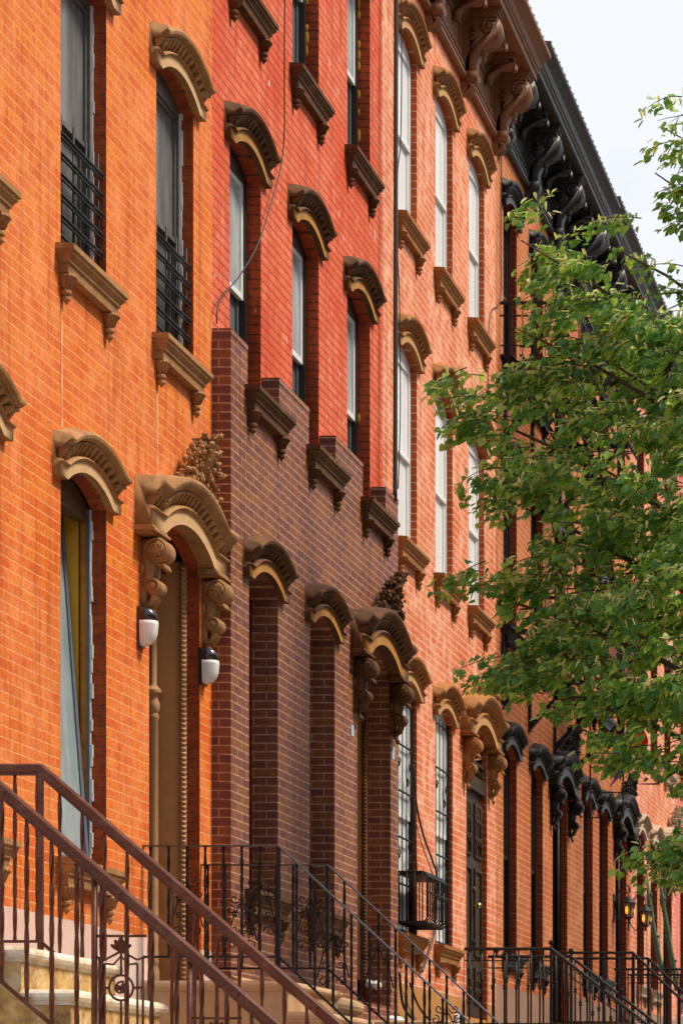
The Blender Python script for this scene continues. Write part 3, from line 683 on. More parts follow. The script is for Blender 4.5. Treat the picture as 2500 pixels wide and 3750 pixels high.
def rope(mb, x, y, z0, z1, r, pitch=0.045, mi=0):
    z = z0; k = 0
    while z < z1:
        v = [Vector((x + r * math.cos(a), y + r * math.sin(a), z + pitch * 0.55 * math.sin(a - 0.6))) for a in [2 * math.pi * j / 8 for j in range(9)]]
        mb.tube(v, pitch * 0.42, 5, mi); z += pitch
    mb.tube([(x, y, z0), (x, y, z1)], r * 0.8, 8, mi)

# --- A: bright orange house
yA = (14.25, 19.60)
A, opsA, dopA = house('A', 'bright orange brick row house with tan hoods, iron window guards and an olive brown doorway', *yA, (15.02, 16.90), 18.74, 0.0,
    M['brickA'], M['revA'], M['tan'], M['tan'], M['pinkbase'], 'A', None, 0.10, bandm=M['tanband'])
# open parlour window with plywood behind
y0, y1, z0, zs, ri = [o for o in opsA if abs((o[0] + o[1]) / 2 - 16.90) < 0.01 and o[2] < 2][0]
m = MB()
m.box(X(-0.12), X(-0.10), y1 - 0.035, y1 + 0.01, Zr(z0), Zr(zs)); m.box(X(-0.2), X(-0.1), y0 - 0.01, y0 + 0.05, Zr(z0), Zr(zs)); m.box(X(-0.2), X(-0.1), y0, y1, Zr(z0 - 0.02), Zr(z0 + 0.06))
wA = m.build('window', M['frameblue'], A, (X(0), 16.9, Zr(z0)))
m = MB(); m.box(X(-0.30), X(-0.175), y1 - 0.030, y1 + 0.02, Zr(z0 + 0.02), Zr(zs + 0.02)); m.box(X(-0.60), X(-0.56), y0 - 0.02, y1 + 0.02, Zr(z0), Zr(zs + 0.1)); m.build('plywood_lining', M['wood'], wA, (X(-.26), 16.9, Zr(z0)))
m = MB(); m.box(X(-0.158), X(-0.122), y1 - 0.034, y1 + 0.005, Zr(z0 + 0.02), Zr(zs)); m.build('timber_jamb', M['woodtrim'], wA, (X(-.2), y1, Zr(z0)))
m = MB(); rr = random.Random(4); z = z0
while z < zs:
    h = rr.uniform(0.04, 0.10); m.box(X(-0.14), X(-0.098 + rr.uniform(0.0, 0.02)), y1 - 0.028, y1 - 0.001, Zr(z), Zr(min(zs, z + h))); z += h
m.build('caulking', M['caulk'], wA, (X(-.1), y1, Zr(z0)))
m = MB()    # tilted glass sash leaning in the opening
for s in (0, 1):
    pass
tl = 0.18
def lean(y, z): return X(-0.30 + (1 - (z - z0) / (zs - z0)) * tl)
for (ya, yb) in ((y0 + 0.05, y0 + 0.10), (y1 - 0.095, y1 - 0.045)):
    v = [(lean(0, zz) + dx, yy, Zr(zz)) for zz in (z0 + 0.05, zs - 0.06) for (dx, yy) in ((0, ya), (0.03, ya), (0.03, yb), (0, yb))]
    m.add(v, [(0, 1, 2, 3), (4, 7, 6, 5), (0, 4, 5, 1), (1, 5, 6, 2), (2, 6, 7, 3), (3, 7, 4, 0)])
ssh = m.build('sash', M['frameblue'], wA, (X(-.1), 16.9, Zr(z0)))
m = MB()
v = [(lean(0, zz) + 0.012 + dx, yy, Zr(zz)) for dx in (0, 0.006) for (zz, yy) in ((z0 + 0.05, y0 + 0.1), (z0 + 0.05, y1 - 0.095), (zs - 0.08, y1 - 0.095), (zs - 0.08, y0 + 0.1))]
m.add(v, [(0, 1, 2, 3), (7, 6, 5, 4), (0, 4, 5, 1), (1, 5, 6, 2), (2, 6, 7, 3), (3, 7, 4, 0)])
m.build('pane', pane('pale_tilted_glass', (0.20, 0.27, 0.29), (0.33, 0.40, 0.42), 0.12), wA, (X(-.1), 16.9, Zr(z0)))
m = MB(); pts = arc(y0, y1, zs, ri)
for (ya, za), (yb, zb) in zip(pts[:-1], pts[1:]):
    m.quad((X(-0.12), ya, Zr(za + 0.01)), (X(-0.12), yb, Zr(zb + 0.01)), (X(-0.12), yb, Zr(zs - 0.05)), (X(-0.12), ya, Zr(zs - 0.05)))
    m.quad((X(-0.20), ya, Zr(za + 0.01)), (X(-0.20), yb, Zr(zb + 0.01)), (X(-0.20), yb, Zr(zs - 0.05)), (X(-0.20), ya, Zr(zs - 0.05)))
m.box(X(-0.20), X(-0.11), y0, y1, Zr(zs - 0.08), Zr(zs - 0.05)); m.build('arched_head', M['dooredge'], wA, (X(-.1), 16.9, Zr(zs)))
# window guards on the two upper windows
for (yc) in (15.02, 16.90, 18.74):
    gd = MB(); ya, yb = yc - 0.40, yc + 0.40; q = X(-0.035); zb = 5.57 + 0.10
    for k in range(6):
        z = Zr(zb + k * 0.131)
        gd.tube([(q + 0.014, ya, z), (q + 0.014, yb, z)], 0.0115, 5); gd.tube([(q + 0.014, ya, z - 0.030), (q + 0.014, yb, z - 0.030)], 0.008, 5)
    for k in range(4):
        y = ya + 0.08 + (yb - ya - 0.12) * k / 3; gd.tube([(q, y, Zr(zb - 0.07)), (q, y, Zr(zb + 0.78))], 0.0085, 5)
    gd.build('window_guard', M['guard'], A, (q, yc, Zr(zb)))
# doorway: brick jamb, rope moulding, painted panelled recess and turned colonnette
ya, yb, z0, zs, ri = dopA
m = MB(); m.box(X(-0.36), X(-0.10), yb + 0.002, yb + 0.03, Zr(z0), Zr(zs + 0.05)); m.box(X(-0.62), X(-0.14), yb - 0.012, yb + 0.002, Zr(z0), Zr(zs + 0.05)); m.box(X(-0.62), X(-0.102), ya - 0.02, ya + 0.012, Zr(z0), Zr(zs + 0.05))
m.box(X(-0.62), X(-0.60), ya, yb, Zr(z0), Zr(zs + 0.3))
for (za, zb) in ((z0 + 0.1, z0 + 1.0), (z0 + 1.06, zs - 0.05)):
    pass
dw = m.build('doorway', M['doorpanel'], A, (X(-.1), 18.74, Zr(z0)))
m = MB(); rope(m, X(-0.115), yb - 0.022, Zr(z0 + 0.1), Zr(zs + 0.02), 0.014, 0.036); m.build('rope_moulding', M['tanlight'], dw, (X(-.1), yb, Zr(z0)))
m = MB(); m.box(X(-0.160), X(-0.142), yb - 0.024, yb - 0.012, Zr(z0), Zr(zs)); m.box(X(-0.15), X(-0.10), ya + 0.012, ya + 0.05, Zr(z0), Zr(zs)); m.build('door_bead', M['tanlight'], dw, (X(-.1), yb, Zr(z0)))
m = MB(); cx, cy = X(-0.315), yb - 0.085
m.lathe((cx, cy, Zr(z0)), [(0.045, 0.0), (0.045, 0.14), (0.036, 0.16), (0.038, 0.18), (0.044, 0.2), (0.038, 0.22), (0.036, 1.98), (0.042, 1.99), (0.042, 2.01), (0.034, 2.03), (0.046, 2.05), (0.048, 2.10), (0.036, 2.13), (0.034, 2.16), (0.060, 2.18), (0.060, 2.20), (0.036, 2.225), (0.026, 2.24), (0.026, 3.1)], 12)
m.build('colonnette', M['tanlight'], dw, (cx, cy, Zr(z0)))
panel_door(A, M['dooredge'], ya + 0.03, yb - 0.03, z0 + 0.02, zs - 0.35, 0.44)
m = MB(); pts = arc(ya, yb, zs, ri)
for q, hh in ((-0.26, 0.05), (-0.44, 0.03)):
    m.tube([(X(q), y, Zr(z - 0.02)) for y, z in pts], 0.028, 6)
m.build('arch_bead', M['dooredge'], dw, (X(-.3), 18.74, Zr(zs)))
# pale joints of old repairs below the sills
for (yc, zt, zl) in ((16.90 - 0.40, 5.20, 4.44), (18.74 - 0.40, 5.20, 4.56)):
    m = MB(); rr = random.Random(int(yc * 10)); z = zl
    while z < zt:
        h = rr.uniform(0.05, 0.12); wd = rr.uniform(0.008, 0.02); m.box(X(-0.01), X(0.0035), yc - wd, yc + wd, Zr(z), Zr(min(zt, z + h))); z += h
    m.build('mortar_seam', stone('lime_mortar', (0.74, 0.36, 0.19), (0.70, 0.27, 0.11)) , A, (X(0), yc, Zr(zl)))

# --- B: red house refaced in purple brown brick below the second-floor sills
yB = (19.60, 24.90)
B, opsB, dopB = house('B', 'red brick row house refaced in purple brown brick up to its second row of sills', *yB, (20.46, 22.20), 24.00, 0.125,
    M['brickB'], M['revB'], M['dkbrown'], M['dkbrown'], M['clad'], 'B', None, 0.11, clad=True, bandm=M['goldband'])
cl = MB(); pc = 0.142; ztop = 5.975
ops2 = []
for o in opsB:
    if o[2] < 3: ops2.append((o[0] + 0.02, o[1] - 0.02, o[2], o[3], o[4]))
d2 = (dopB[0] + 0.01, dopB[1] - 0.01, dopB[2], dopB[3], dopB[4]); ops2.append(d2)
# face below the sill course, then the piers between the windows above it
zs2 = 5.57 + 0.125
facade(cl, yB[0], yB[1] + 0.03, -EZ, zs2, ops2, 0.21, pc, 0, 0)
segs = [yB[0]]
for yc in (20.46, 22.20, 24.00): segs += [yc - 0.43, yc + 0.43]
segs.append(yB[1] + 0.03)
for a, b in zip(segs[0::2], segs[1::2]):
    cl.box(X(-0.02), X(pc), a, b, Zr(zs2), Zr(ztop))
    cl.box(X(-0.02), X(pc + 0.004), a - 0.002, b + 0.002, Zr(ztop), Zr(ztop + 0.045))
cl.quad((X(0), yB[0], 0), (X(pc), yB[0], 0), (X(pc), yB[0], Zr(zs2)), (X(0), yB[0], Zr(zs2)), 0)
cl.quad((X(0), yB[1] + .03, 0), (X(pc), yB[1] + .03, 0), (X(pc), yB[1] + .03, Zr(zs2)), (X(0), yB[1] + .03, Zr(zs2)), 0)
for yc in (20.46, 22.20, 24.00):
    cl.quad((X(0), yc - 0.43, Zr(zs2)), (X(pc), yc - 0.43, Zr(zs2)), (X(pc), yc + 0.43, Zr(zs2)), (X(0), yc + 0.43, Zr(zs2)), 0)
cl.build('brick_cladding', M['clad'], B, (X(0), 22.2, 0))
ya, yb, z0, zs, ri = d2
m = MB(); m.box(X(-0.36), X(-0.075), yb - 0.03, yb + 0.01, Zr(z0 + 0.25), Zr(zs + 0.05)); m.box(X(-0.36), X(-0.075), ya - 0.01, ya + 0.03, Zr(z0 + 0.25), Zr(zs + 0.05)); m.box(X(-0.38), X(-0.34), ya, yb, Zr(z0), Zr(zs + 0.3))
dwB = m.build('doorway', M['doorpanel'], B, (X(-.1), 24.0, Zr(z0)))
m = MB(); rope(m, X(-0.092), yb - 0.05, Zr(z0 + 0.27), Zr(zs), 0.013, 0.034); m.build('rope_moulding', M['dkbrown'], dwB, (X(-.1), yb, Zr(z0)))
panel_door(B, M['dooredge'], ya + 0.04, yb - 0.04, z0 + 0.02, zs - 0.3, 0.28)
m = MB(); m.ball((X(0.02), yb - 0.06, Zr(z0 + 0.20)), (0.055, 0.05, 0.045), 10); m.ball((X(-0.05), yb - 0.05, Zr(z0 + 0.21)), (0.04, 0.04, 0.05), 10); m.build('broken_base', M['caulk'], dwB, (X(0), yb, Zr(z0)))

# --- C: pinkish orange house with white windows
yC = (24.90, 30.36)
C_, opsC, dopC = house('C', 'pinkish orange brick row house with white windows and a chocolate brown bracketed cornice', *yC, (25.92, 27.60), 29.28, 0.215,
    M['brickC'], M['revC'], M['ochre'], M['ochre'], M['ochrebase'], 'C', M['cornC'], 0.062, basez=1.23, bandm=M['goldlight'])
ya, yb, z0, zs, ri = dopC
panel_door(C_, M['doorC'], ya + 0.01, yb - 0.01, z0 + 0.02, zs - 0.56, 0.055, gate=True)
m = MB(); m.box(X(-0.12), X(-0.005), ya, yb, Zr(zs - 0.56), Zr(zs - 0.40)); m.box(X(-0.10), X(-0.02), ya, yb, Zr(zs - 0.26), Zr(zs - 0.22))
for k in range(11):
    y = ya + (yb - ya) * (k + 0.5) / 11; m.tube([(X(-0.05), y, Zr(zs - 0.42)), (X(-0.05), y, Zr(zs - 0.24))], 0.010, 5)
fl = m.build('fanlight', M['doorC'], C_, (X(-.05), 29.28, Zr(zs - .5)))
m = MB(); yc = (ya + yb) / 2
for k in range(9):
    a = math.pi * (k + 0.5) / 9; l = 0.50 if 2 < k < 6 else 0.56
    zend = min(zs + ri - 0.04 - 0.3 * abs(math.cos(a)) ** 2 * 0.4, zs - 0.22 + l * math.sin(a))
    m.tube([(X(-0.05), yc + 0.06 * math.cos(a), Zr(zs - 0.22 + 0.05 * math.sin(a))), (X(-0.05), yc + 0.54 * math.cos(a), Zr(zs - 0.22 + (zend - zs + 0.22)))], 0.013, 5)
m.build('sunburst', M['ochre'], fl, (X(-.05), yc, Zr(zs)))
m = MB(); m.box(X(-0.13), X(-0.11), ya, yb, Zr(z0), Zr(zs + 0.2)); m.build('backing', M['glassD'], fl, (X(-.1), yc, Zr(zs)))
for yc in (25.92, 27.60):     # window bars on the parlour floor
    o = [o for o in opsC if abs((o[0] + o[1]) / 2 - yc) < 0.01 and o[2] < 3][0]
    m = MB(); q = X(-0.05)
    for k in range(5):
        y = o[0] + 0.06 + (o[1] - o[0] - 0.12) * k / 4; m.tube([(q, y, Zr(o[2] + 0.02)), (q, y, Zr(o[3] + 0.02))], 0.006, 5)
    for k in range(6):
        z = Zr(o[2] + 0.05 + (o[3] - o[2] - 0.1) * k / 5); m.tube([(q + 0.01, o[0] + 0.02, z), (q + 0.01, o[1] - 0.02, z)], 0.011, 5)
    for k in (1, 5):
        for f_ in (0.3, 0.68):
            zz = Zr(o[2] + (o[3] - o[2]) * f_); yy = o[0] + 0.06 + (o[1] - o[0] - 0.12) * k / 6
            for sg in (1, -1): m.tube([(q + 0.012, a, b) for a, b in spiral(yy + sg * 0.06, zz + sg * 0.07, 0.06, 1.3, 0.3, sg, 14)], 0.007, 5)
    m.box(q - 0.03, q + 0.015, o[1] - 0.035, o[1] - 0.001, Zr(o[2]), Zr(o[3]))
    m.build('window_guard', M['iron'], C_, (q, yc, Zr(o[2])))
# bulging air-conditioner cage
m = MB(); ca, cb, z0c, z1c, pr = 25.50, 26.36, 2.03, 2.53, 0.30
for k in range(10):
    y = ca + (cb - ca) * k / 9
    m.tube([(X(-0.02), y, Zr(z1c)), (X(pr - 0.05), y, Zr(z1c)), (X(pr), y, Zr(z1c - 0.05)), (X(pr), y, Zr(z0c + 0.06)), (X(pr - 0.05), y, Zr(z0c)), (X(-0.02), y, Zr(z0c))], 0.009, 5)
for (q, z) in ((pr, z0c + 0.30), (pr, z1c - 0.05), (pr - 0.05, z0c), (pr - 0.12, z0c), (pr - 0.19, z0c), (pr - 0.05, z1c), (pr - 0.12, z1c), (pr - 0.19, z1c)):
    m.tube([(X(q), ca, Zr(z)), (X(q), cb, Zr(z))], 0.010, 5)
for y in (ca, cb):
    for k in range(4): m.tube([(X(0.02 + k * 0.075), y, Zr(z0c)), (X(0.02 + k * 0.075), y, Zr(z1c))], 0.008, 5)
m.box(X(0.0), X(pr - 0.02), ca + 0.02, cb - 0.02, Zr(z0c + 0.006), Zr(z0c + 0.02)); m.box(X(0.0), X(pr - 0.02), ca + 0.02, cb - 0.02, Zr(z1c - 0.03), Zr(z1c - 0.012))
tag(m.build('window_cage', M['iron'], None, (X(0), 25.9, Zr(z0c))), 'black iron cage bulging out from a barred white window beside the purple brick', 'window cage')

# --- D, E, F, G: houses running on down the street
spec = [('D', 'brownish orange brick row house with black hoods and dark grey cornice behind the fire escape', (30.36, 35.74), (31.22, 32.98), 34.66, 0.37, 'brickD', 'revD', 'black', 'black', 'greybase', 'D', 'cornD'),
        ('E', 'orange brick row house with black hoods and a pair of lit lanterns by its door', (35.74, 41.10), (36.95, 38.36), 40.06, 0.49, 'brickD', 'revD', 'black', 'black', 'greybase', 'D', 'cornD'),
        ('F', 'orange brick row house with beige hoods beyond the lanterns', (41.10, 46.50), (42.15, 43.75), 45.45, 0.61, 'brickC', 'revD', 'beige', 'beige', 'greybase', 'D', 'cornD'),
        ('G', 'rose red brick row house farthest down the street at the right edge', (46.50, 51.90), (47.6, 49.1), 50.85, 0.73, 'brickG', 'revD', 'beige', 'beige', 'greybase', 'D', 'cornD')]
doors = {}
for (k, lab, ys, yw, yd, dz, bm, rm, hm, sm_, bs_, kd, cm) in spec:
    t, ops, dop = house(k, lab, *ys, yw, yd, dz, M[bm], M[rm], M[hm], M[sm_], M[bs_], kd, M[cm], 0.085, bandm=M['blackband' if hm == 'black' else 'beigeband'])
    a, b, z0, zs, ri = dop
    panel_door(t, M['blackwood'], a + 0.02, b - 0.02, z0 + 0.02, zs - 0.3, 0.36, handle=False)
    m = MB(); m.box(X(-0.45), X(-0.10), b - 0.012, b + 0.01, Zr(z0), Zr(zs + 0.1)); m.box(X(-0.45), X(-0.10), a - 0.01, a + 0.012, Zr(z0), Zr(zs + 0.1)); m.box(X(-0.45), X(-0.43), a, b, Zr(z0), Zr(zs + 0.2))
    m.tube([(X(-0.12), b - 0.05, Zr(z0)), (X(-0.12), b - 0.05, Zr(zs))], 0.03, 8)
    m.build('doorway', M['black'], t, (X(-.1), yd, Zr(z0))); doors[k] = dop

# ------------------------------------------------------------------ stoops
def stoop(label, ya, yb, ztop, mat, nos, n=9, land=1.0, rise=0.2, run=0.23, steps=None):
    m = MB(); x = X(0.0); z = Zr(ztop)
    t = thing('stoop', label, 'stoop', (X(0.5), (ya + yb) / 2, 0), 'stone stoops')
    prof = [(x, 0.0), (x, z - 0.07)]
    e = X(land); zz = z
    m.box(X(0.004), e, ya, yb, 0, z - 0.075)
    treads = []
    k = 0
    while zz - rise > 0.05:
        e2 = e + run; zz -= rise
        m.box(e, e2, ya, yb, 0, zz - 0.075); e = e2; k += 1
    m.build('steps', mat, t, (X(0), ya, 0))
    zz = z; e0 = X(0.004); e1 = X(land)
    for i in range(k + 1):
        s = MB(); nr = 0.035
        ring = [(0.0, 0.0), (0.012, -0.004), (0.03, -0.02), (0.034, -0.036), (0.028, -0.05), (0.014, -0.056), (0.008, -0.0742)]
        v = []
        for q, h in ring:
            v += [(e0, ya - q, zz + h), (e1 + q, ya - q, zz + h), (e1 + q, yb + q, zz + h), (e0, yb + q, zz + h)]
        f = [(a * 4 + j, a * 4 + (j + 1) % 4, a * 4 + 4 + (j + 1) % 4, a * 4 + 4 + j) for a in range(len(ring) - 1) for j in range(4)]
        f += [(0, 1, 2, 3), tuple((len(ring) - 1) * 4 + j for j in range(4))]
        s.add(v, f, 0); s.build('tread', nos, t, (e1, (ya + yb) / 2, zz))
        e0 = e1 + 0.003; e1 = e1 + run; zz -= rise
    return t
stoop('weathered yellow stone stoop with whitewashed treads under the brown railings', 12.40, 13.70, 0.875, M['oldstone'], M['nosing'], land=1.30, rise=0.205, run=0.235)
stoop('tan stone stoop below the olive brown doorway of the orange house', 18.02, 19.36, 1.035, M['stoop'], M['stoop'], land=1.0, rise=0.215, run=0.235)
stoop('tan stone stoop in front of the purple brown brick doorway', 23.30, 24.70, 0.985, M['stoop'], M['stoop'], land=0.95, rise=0.2, run=0.24)
stoop('pale stone stoop below the iron gated double door', 28.60, 29.95, 1.15, M['oldstone'], M['stoop'], land=1.05, rise=0.19, run=0.24)
stoop('brown grey stoop of the nearer black hooded doorway', 33.98, 35.34, 1.41, M['greybase'], M['greybase'], land=1.1, rise=0.2, run=0.22)
stoop('brown grey stoop of the lantern lit doorway', 39.38, 40.74, 1.53, M['greybase'], M['greybase'], land=1.1, rise=0.2, run=0.22)
# water table moulding along the foot of the purple brick
m = MB(); m.prism([(X(0.14), Zr(1.02)), (X(0.205), Zr(1.02)), (X(0.24), Zr(1.05)), (X(0.25), Zr(1.085)), (X(0.235), Zr(1.12)), (X(0.20), Zr(1.14)), (X(0.14), Zr(1.165))], 'y', 19.61, 23.2)
m.prism([(X(0.14), Zr(0.60)), (X(0.19), Zr(0.60)), (X(0.19), Zr(1.02)), (X(0.14), Zr(1.02))], 'y', 19.61, 23.2)
m.build('water_table', M['stoop'], B, (X(0.14), 21.4, Zr(1.0)))

# ------------------------------------------------------------------ railings
def rail_thing(label, yy, xw, xc, zt, slope, xe, h, mat, hmat, spacing, bar, cap='flat', scrolls=0, panels=0, finials=False, midbar=False, twist=True, seed=1):
    """railing in the plane y = yy: level from the wall xw to xc, then down the stair to xe"""
    t = thing('stoop_railing', label, 'railing', ((xw + xc) / 2, yy, 0), 'iron stoop railings')
    def zr(x): return zt if x <= xc else zt - (x - xc) * slope
    path = [(xw, yy, zt), (xc, yy, zt), (xe, yy, zr(xe))]
    m = MB()
    if cap == 'flat': prof = [(-0.020, -0.005), (0.020, -0.005), (0.020, 0.005), (-0.020, 0.005)]
    elif cap == 'wide': prof = [(-0.027, -0.016), (-0.027, 0.020), (-0.018, 0.029), (0.018, 0.029), (0.027, 0.020), (0.027, -0.016), (0.016, -0.020), (0.016, -0.031), (-0.016, -0.031), (-0.016, -0.020)]
    else: prof = [(0.018 * math.cos(a * math.pi / 4), 0.018 * math.sin(a * math.pi / 4)) for a in range(8)]
    v = []
    for i, (x, y, z) in enumerate(path):
        sl_ = 0 if i == 0 else (slope if i == 2 else None)
        ang = 0 if i == 0 else (math.atan(slope) if i == 2 else math.atan(slope) / 2)
        k_ = 1.0 if i != 1 else 1 / math.cos(math.atan(slope) / 2)
        for a, b in prof: v.append((x + math.sin(ang) * b * k_, y + a, z + math.cos(ang) * b * k_))
    n = len(prof)
    m.add(v, [(i * n + j, i * n + (j + 1) % n, (i + 1) * n + (j + 1) % n, (i + 1) * n + j) for i in range(2) for j in range(n)] + [tuple(range(n)), tuple(2 * n + j for j in range(n))])
    if cap == 'wide':      # joints in the cap every metre or so
        x = xc + 0.35
        while x < xe:
            z = zr(x); m.tube([(x - 0.012, yy, z + 0.010), (x + 0.012, yy, z + 0.010 - 0.024 * slope)], 0.0325, 8); x += 0.55
    m.build('handrail', hmat, t, (xc, yy, zt))
    m = MB(); path2 = [(x, y, z - h) for x, y, z in path]
    m.tube(path2, bar * 0.75, 4, sq=True)
    if midbar: m.tube([(x, y, z - 0.13) for x, y, z in path], bar * 0.6, 4, sq=True)
    m.build('bottom_rail', mat, t, (xc, yy, zt - h))
    bb = MB(); k = 14 if twist else 2
    hh = h - 0.01
    if twist: bb.tube([(0, 0, -hh * (1 - i / k)) for i in range(k + 1)], bar * 0.72, 4, twist=0.62, sq=True)
    else: bb.tube([(0, 0, -hh), (0, 0, 0)], bar * 0.72, 4, sq=True)
    if finials: bb.lathe((0, 0, -h * 0.42), [(0.008, -0.03), (0.02, -0.02), (0.02, -0.008), (0.011, 0.0), (0.02, 0.008), (0.02, 0.02), (0.008, 0.034)], 6)
    me = bb.data('baluster', [mat])
    x = xw + spacing * 0.4; i = 0; xs = []
    while x < xe - 0.02 and i < 60:
        place('baluster', me, t, (x, yy, zr(x) - 0.005)); xs.append(x); x += spacing; i += 1
    # newel at the corner
    m = MB(); m.tube([(xc, yy, 0.3 if zt - h < 0.5 else zt - h - 0.18), (xc, yy, zt)], bar * 1.15, 4, sq=True); m.build('newel_post', mat, t, (xc, yy, zt))
    if finials:
        for q in (xc, xc + 0.58, xw + 0.1):
            f = MB(); f.lathe((q, yy, zr(q) + 0.018), [(0.012, 0), (0.012, 0.02), (0.026, 0.034), (0.030, 0.052), (0.022, 0.072), (0.0, 0.082)], 8); f.build('finial', mat, t, (q, yy, zr(q)))
    for j in range(scrolls):
        q = xs[min(len(xs) - 1, 2 + 4 * j)]; z = zr(q) - h * 0.55; s = MB()
        for sg in (1, -1):
            for (dx, dz, r, a0, d_) in ((0.055, 0.17, 0.038, 3.1, 1), (0.065, -0.17, 0.042, 3.1, -1), (0.05, 0.05, 0.03, 2.8, -1), (0.05, -0.05, 0.03, 3.4, 1), (0.085, 0.09, 0.035, 1.6, 1)):
                s.tube([(a, yy, b) for a, b in [(q + sg * (cx - q), cz) for cx, cz in spiral(q + dx, z + dz, r, 1.15, a0, d_, 18)]], 0.0045, 4)
            s.tube([(q + sg * 0.012, yy, z + 0.14), (q + sg * 0.07, yy, z + 0.02), (q + sg * 0.11, yy, z - 0.14)], 0.005, 4)
        s.build('scrollwork', mat, t, (q, yy, z))
    for j in range(panels):
        q = xc + 0.775 + j * 0.45; z = zr(q) - 0.31; s = MB(); wd = 0.215; hp = 0.66
        def T(pts, r=0.006): s.tube([(q + a, yy, z + b) for a, b in pts], r, 5)
        s.tube([(q, yy, z - hp), (q, yy, z + 0.28)], 0.016, 4, sq=True)
        T([(0, 0), (wd + 0.03, 0)], 0.007)
        cx = 0.125; o = -0.10
        T([(0.01, o), (0.05, o - 0.012), (cx, o + 0.028)], 0.006); T([(cx, o + 0.028), (0.2, o - 0.012), (0.24, o)], 0.006)
        T([(0.022, o - 0.008), (0.022, -hp + 0.08)]); T([(0.048, o - 0.03), (0.048, -hp + 0.12)]); T([(0.228, o - 0.008), (0.228, -hp + 0.08)]); T([(0.202, o - 0.03), (0.202, -hp + 0.12)])
        T([(0.048, o - 0.03), (0.09, o - 0.035), (cx, o + 0.005), (0.16, o - 0.035), (0.202, o - 0.03)])
        T([(cx, o + 0.02), (cx, o - 0.08)])
        T([(cx, -0.185)] + [(cx + 0.060 * math.sin(a) * 0.95, -0.245 + 0.060 * math.cos(a)) for a in [2 * math.pi * i / 18 for i in range(19)]], 0.0065)
        T([(cx + a, -0.25 + b) for a, b in spiral(0, 0, 0.036, 1.0, 1.2, 1, 14)], 0.006)
        for (a, b) in ((-0.012, 0.0), (0.012, 0.01), (0.008, -0.014)): s.ball((q + cx + a, yy, z - 0.245 + b), (0.014, 0.009, 0.014), 6)
        T([(cx, -0.305), (cx, -hp + 0.02)]); T([(0.048, -hp + 0.12), (0.06, -hp + 0.04), (cx, -hp + 0.01), (0.19, -hp + 0.04), (0.202, -hp + 0.12)])
        T([(0.022, -hp + 0.08), (0.05, -hp - 0.01), (cx, -hp - 0.04), (0.2, -hp - 0.01), (0.228, -hp + 0.08)])
        for (a, b) in ((0.048, -0.245), (0.202, -0.245)): s.ball((q + a, yy, z + b), 0.011, 6); 
        T([(0.022, -0.245), (0.065, -0.245)]); T([(0.185, -0.245), (0.228, -0.245)])
        # palmette on top
        for k_ in range(5):
            a = math.pi * (0.12 + 0.76 * k_ / 4); l = 0.052 if k_ != 2 else 0.066
            s.tube([(q + cx, yy, z - 0.075), (q + cx + 0.6 * l * math.cos(a), yy, z - 0.062 + 0.6 * l * math.sin(a)), (q + cx + l * math.cos(a), yy, z - 0.062 + l * math.sin(a))], [0.006, 0.014, 0.005], 6)
        s.ball((q + cx, yy, z - 0.062), 0.013, 6)
        s.build('scroll_panel', mat, t, (q, yy, z))
    return t
def XatU(u, y): return (u - U0) * y / F
rail_thing('red brown railing on the nearer side of the yellow stoop, with scroll panels', 12.35, X(0.0), X(0.89), Zr(1.90), 0.865, X(3.3), 0.905, M['brownmetal'], M['brownmetal'], 0.118, 0.017, 'wide', panels=3)
rail_thing('red brown railing on the far side of the yellow stoop', 13.75, X(0.0), X(0.89), Zr(1.90), 0.865, X(3.2), 0.905, M['brownmetal'], M['brownmetal'], 0.118, 0.016, 'wide', panels=0, scrolls=0)
rail_thing('thin black iron railing starting at the near jamb of the olive brown doorway', 18.05, X(0.0), X(0.935), Zr(1.965), 0.925, X(3.0), 0.765, M['iron'], M['ironrail'], 0.126, 0.015, 'flat', scrolls=3)
rail_thing('thin black iron railing starting at the far jamb of the olive brown doorway', 19.34, X(0.0), X(0.935), Zr(1.965), 0.925, X(3.0), 0.765, M['iron'], M['ironrail'], 0.126, 0.015, 'flat', scrolls=4)
rail_thing('black iron railing with ball finials on the near side of the gated door', 28.62, X(0.0), X(0.95), Zr(1.99), 0.79, X(3.1), 0.82, M['iron'], M['iron'], 0.135, 0.017, 'round', finials=True, midbar=True, twist=False)
rail_thing('black iron railing with ball finials on the far side of the gated door', 29.90, X(0.0), X(0.95), Zr(1.99), 0.79, X(3.0), 0.82, M['iron'], M['iron'], 0.135, 0.017, 'round', finials=True, midbar=True, twist=False)
rail_thing('black iron railing on the near side of the plain black doorway', 33.95, X(0.0), X(1.07), Zr(2.31), 0.98, X(3.0), 0.9, M['iron'], M['iron'], 0.20, 0.02, 'round', midbar=False, twist=False)
rail_thing('black iron railing on the far side of the plain black doorway', 35.38, X(0.0), X(1.07), Zr(2.33), 0.98, X(3.0), 0.9, M['iron'], M['iron'], 0.20, 0.02, 'round', midbar=False, twist=False)
rail_thing('black iron railing on the near side of the lantern lit doorway', 39.36, X(0.0), X(1.30), Zr(2.43), 0.9, X(3.0), 0.9, M['iron'], M['iron'], 0.15, 0.017, 'round', midbar=True, twist=False)
rail_thing('black iron railing on the far side of the lantern lit doorway', 40.76, X(0.0), X(1.30), Zr(2.43), 0.9, X(3.0), 0.9, M['iron'], M['iron'], 0.15, 0.017, 'round', midbar=True, twist=False)

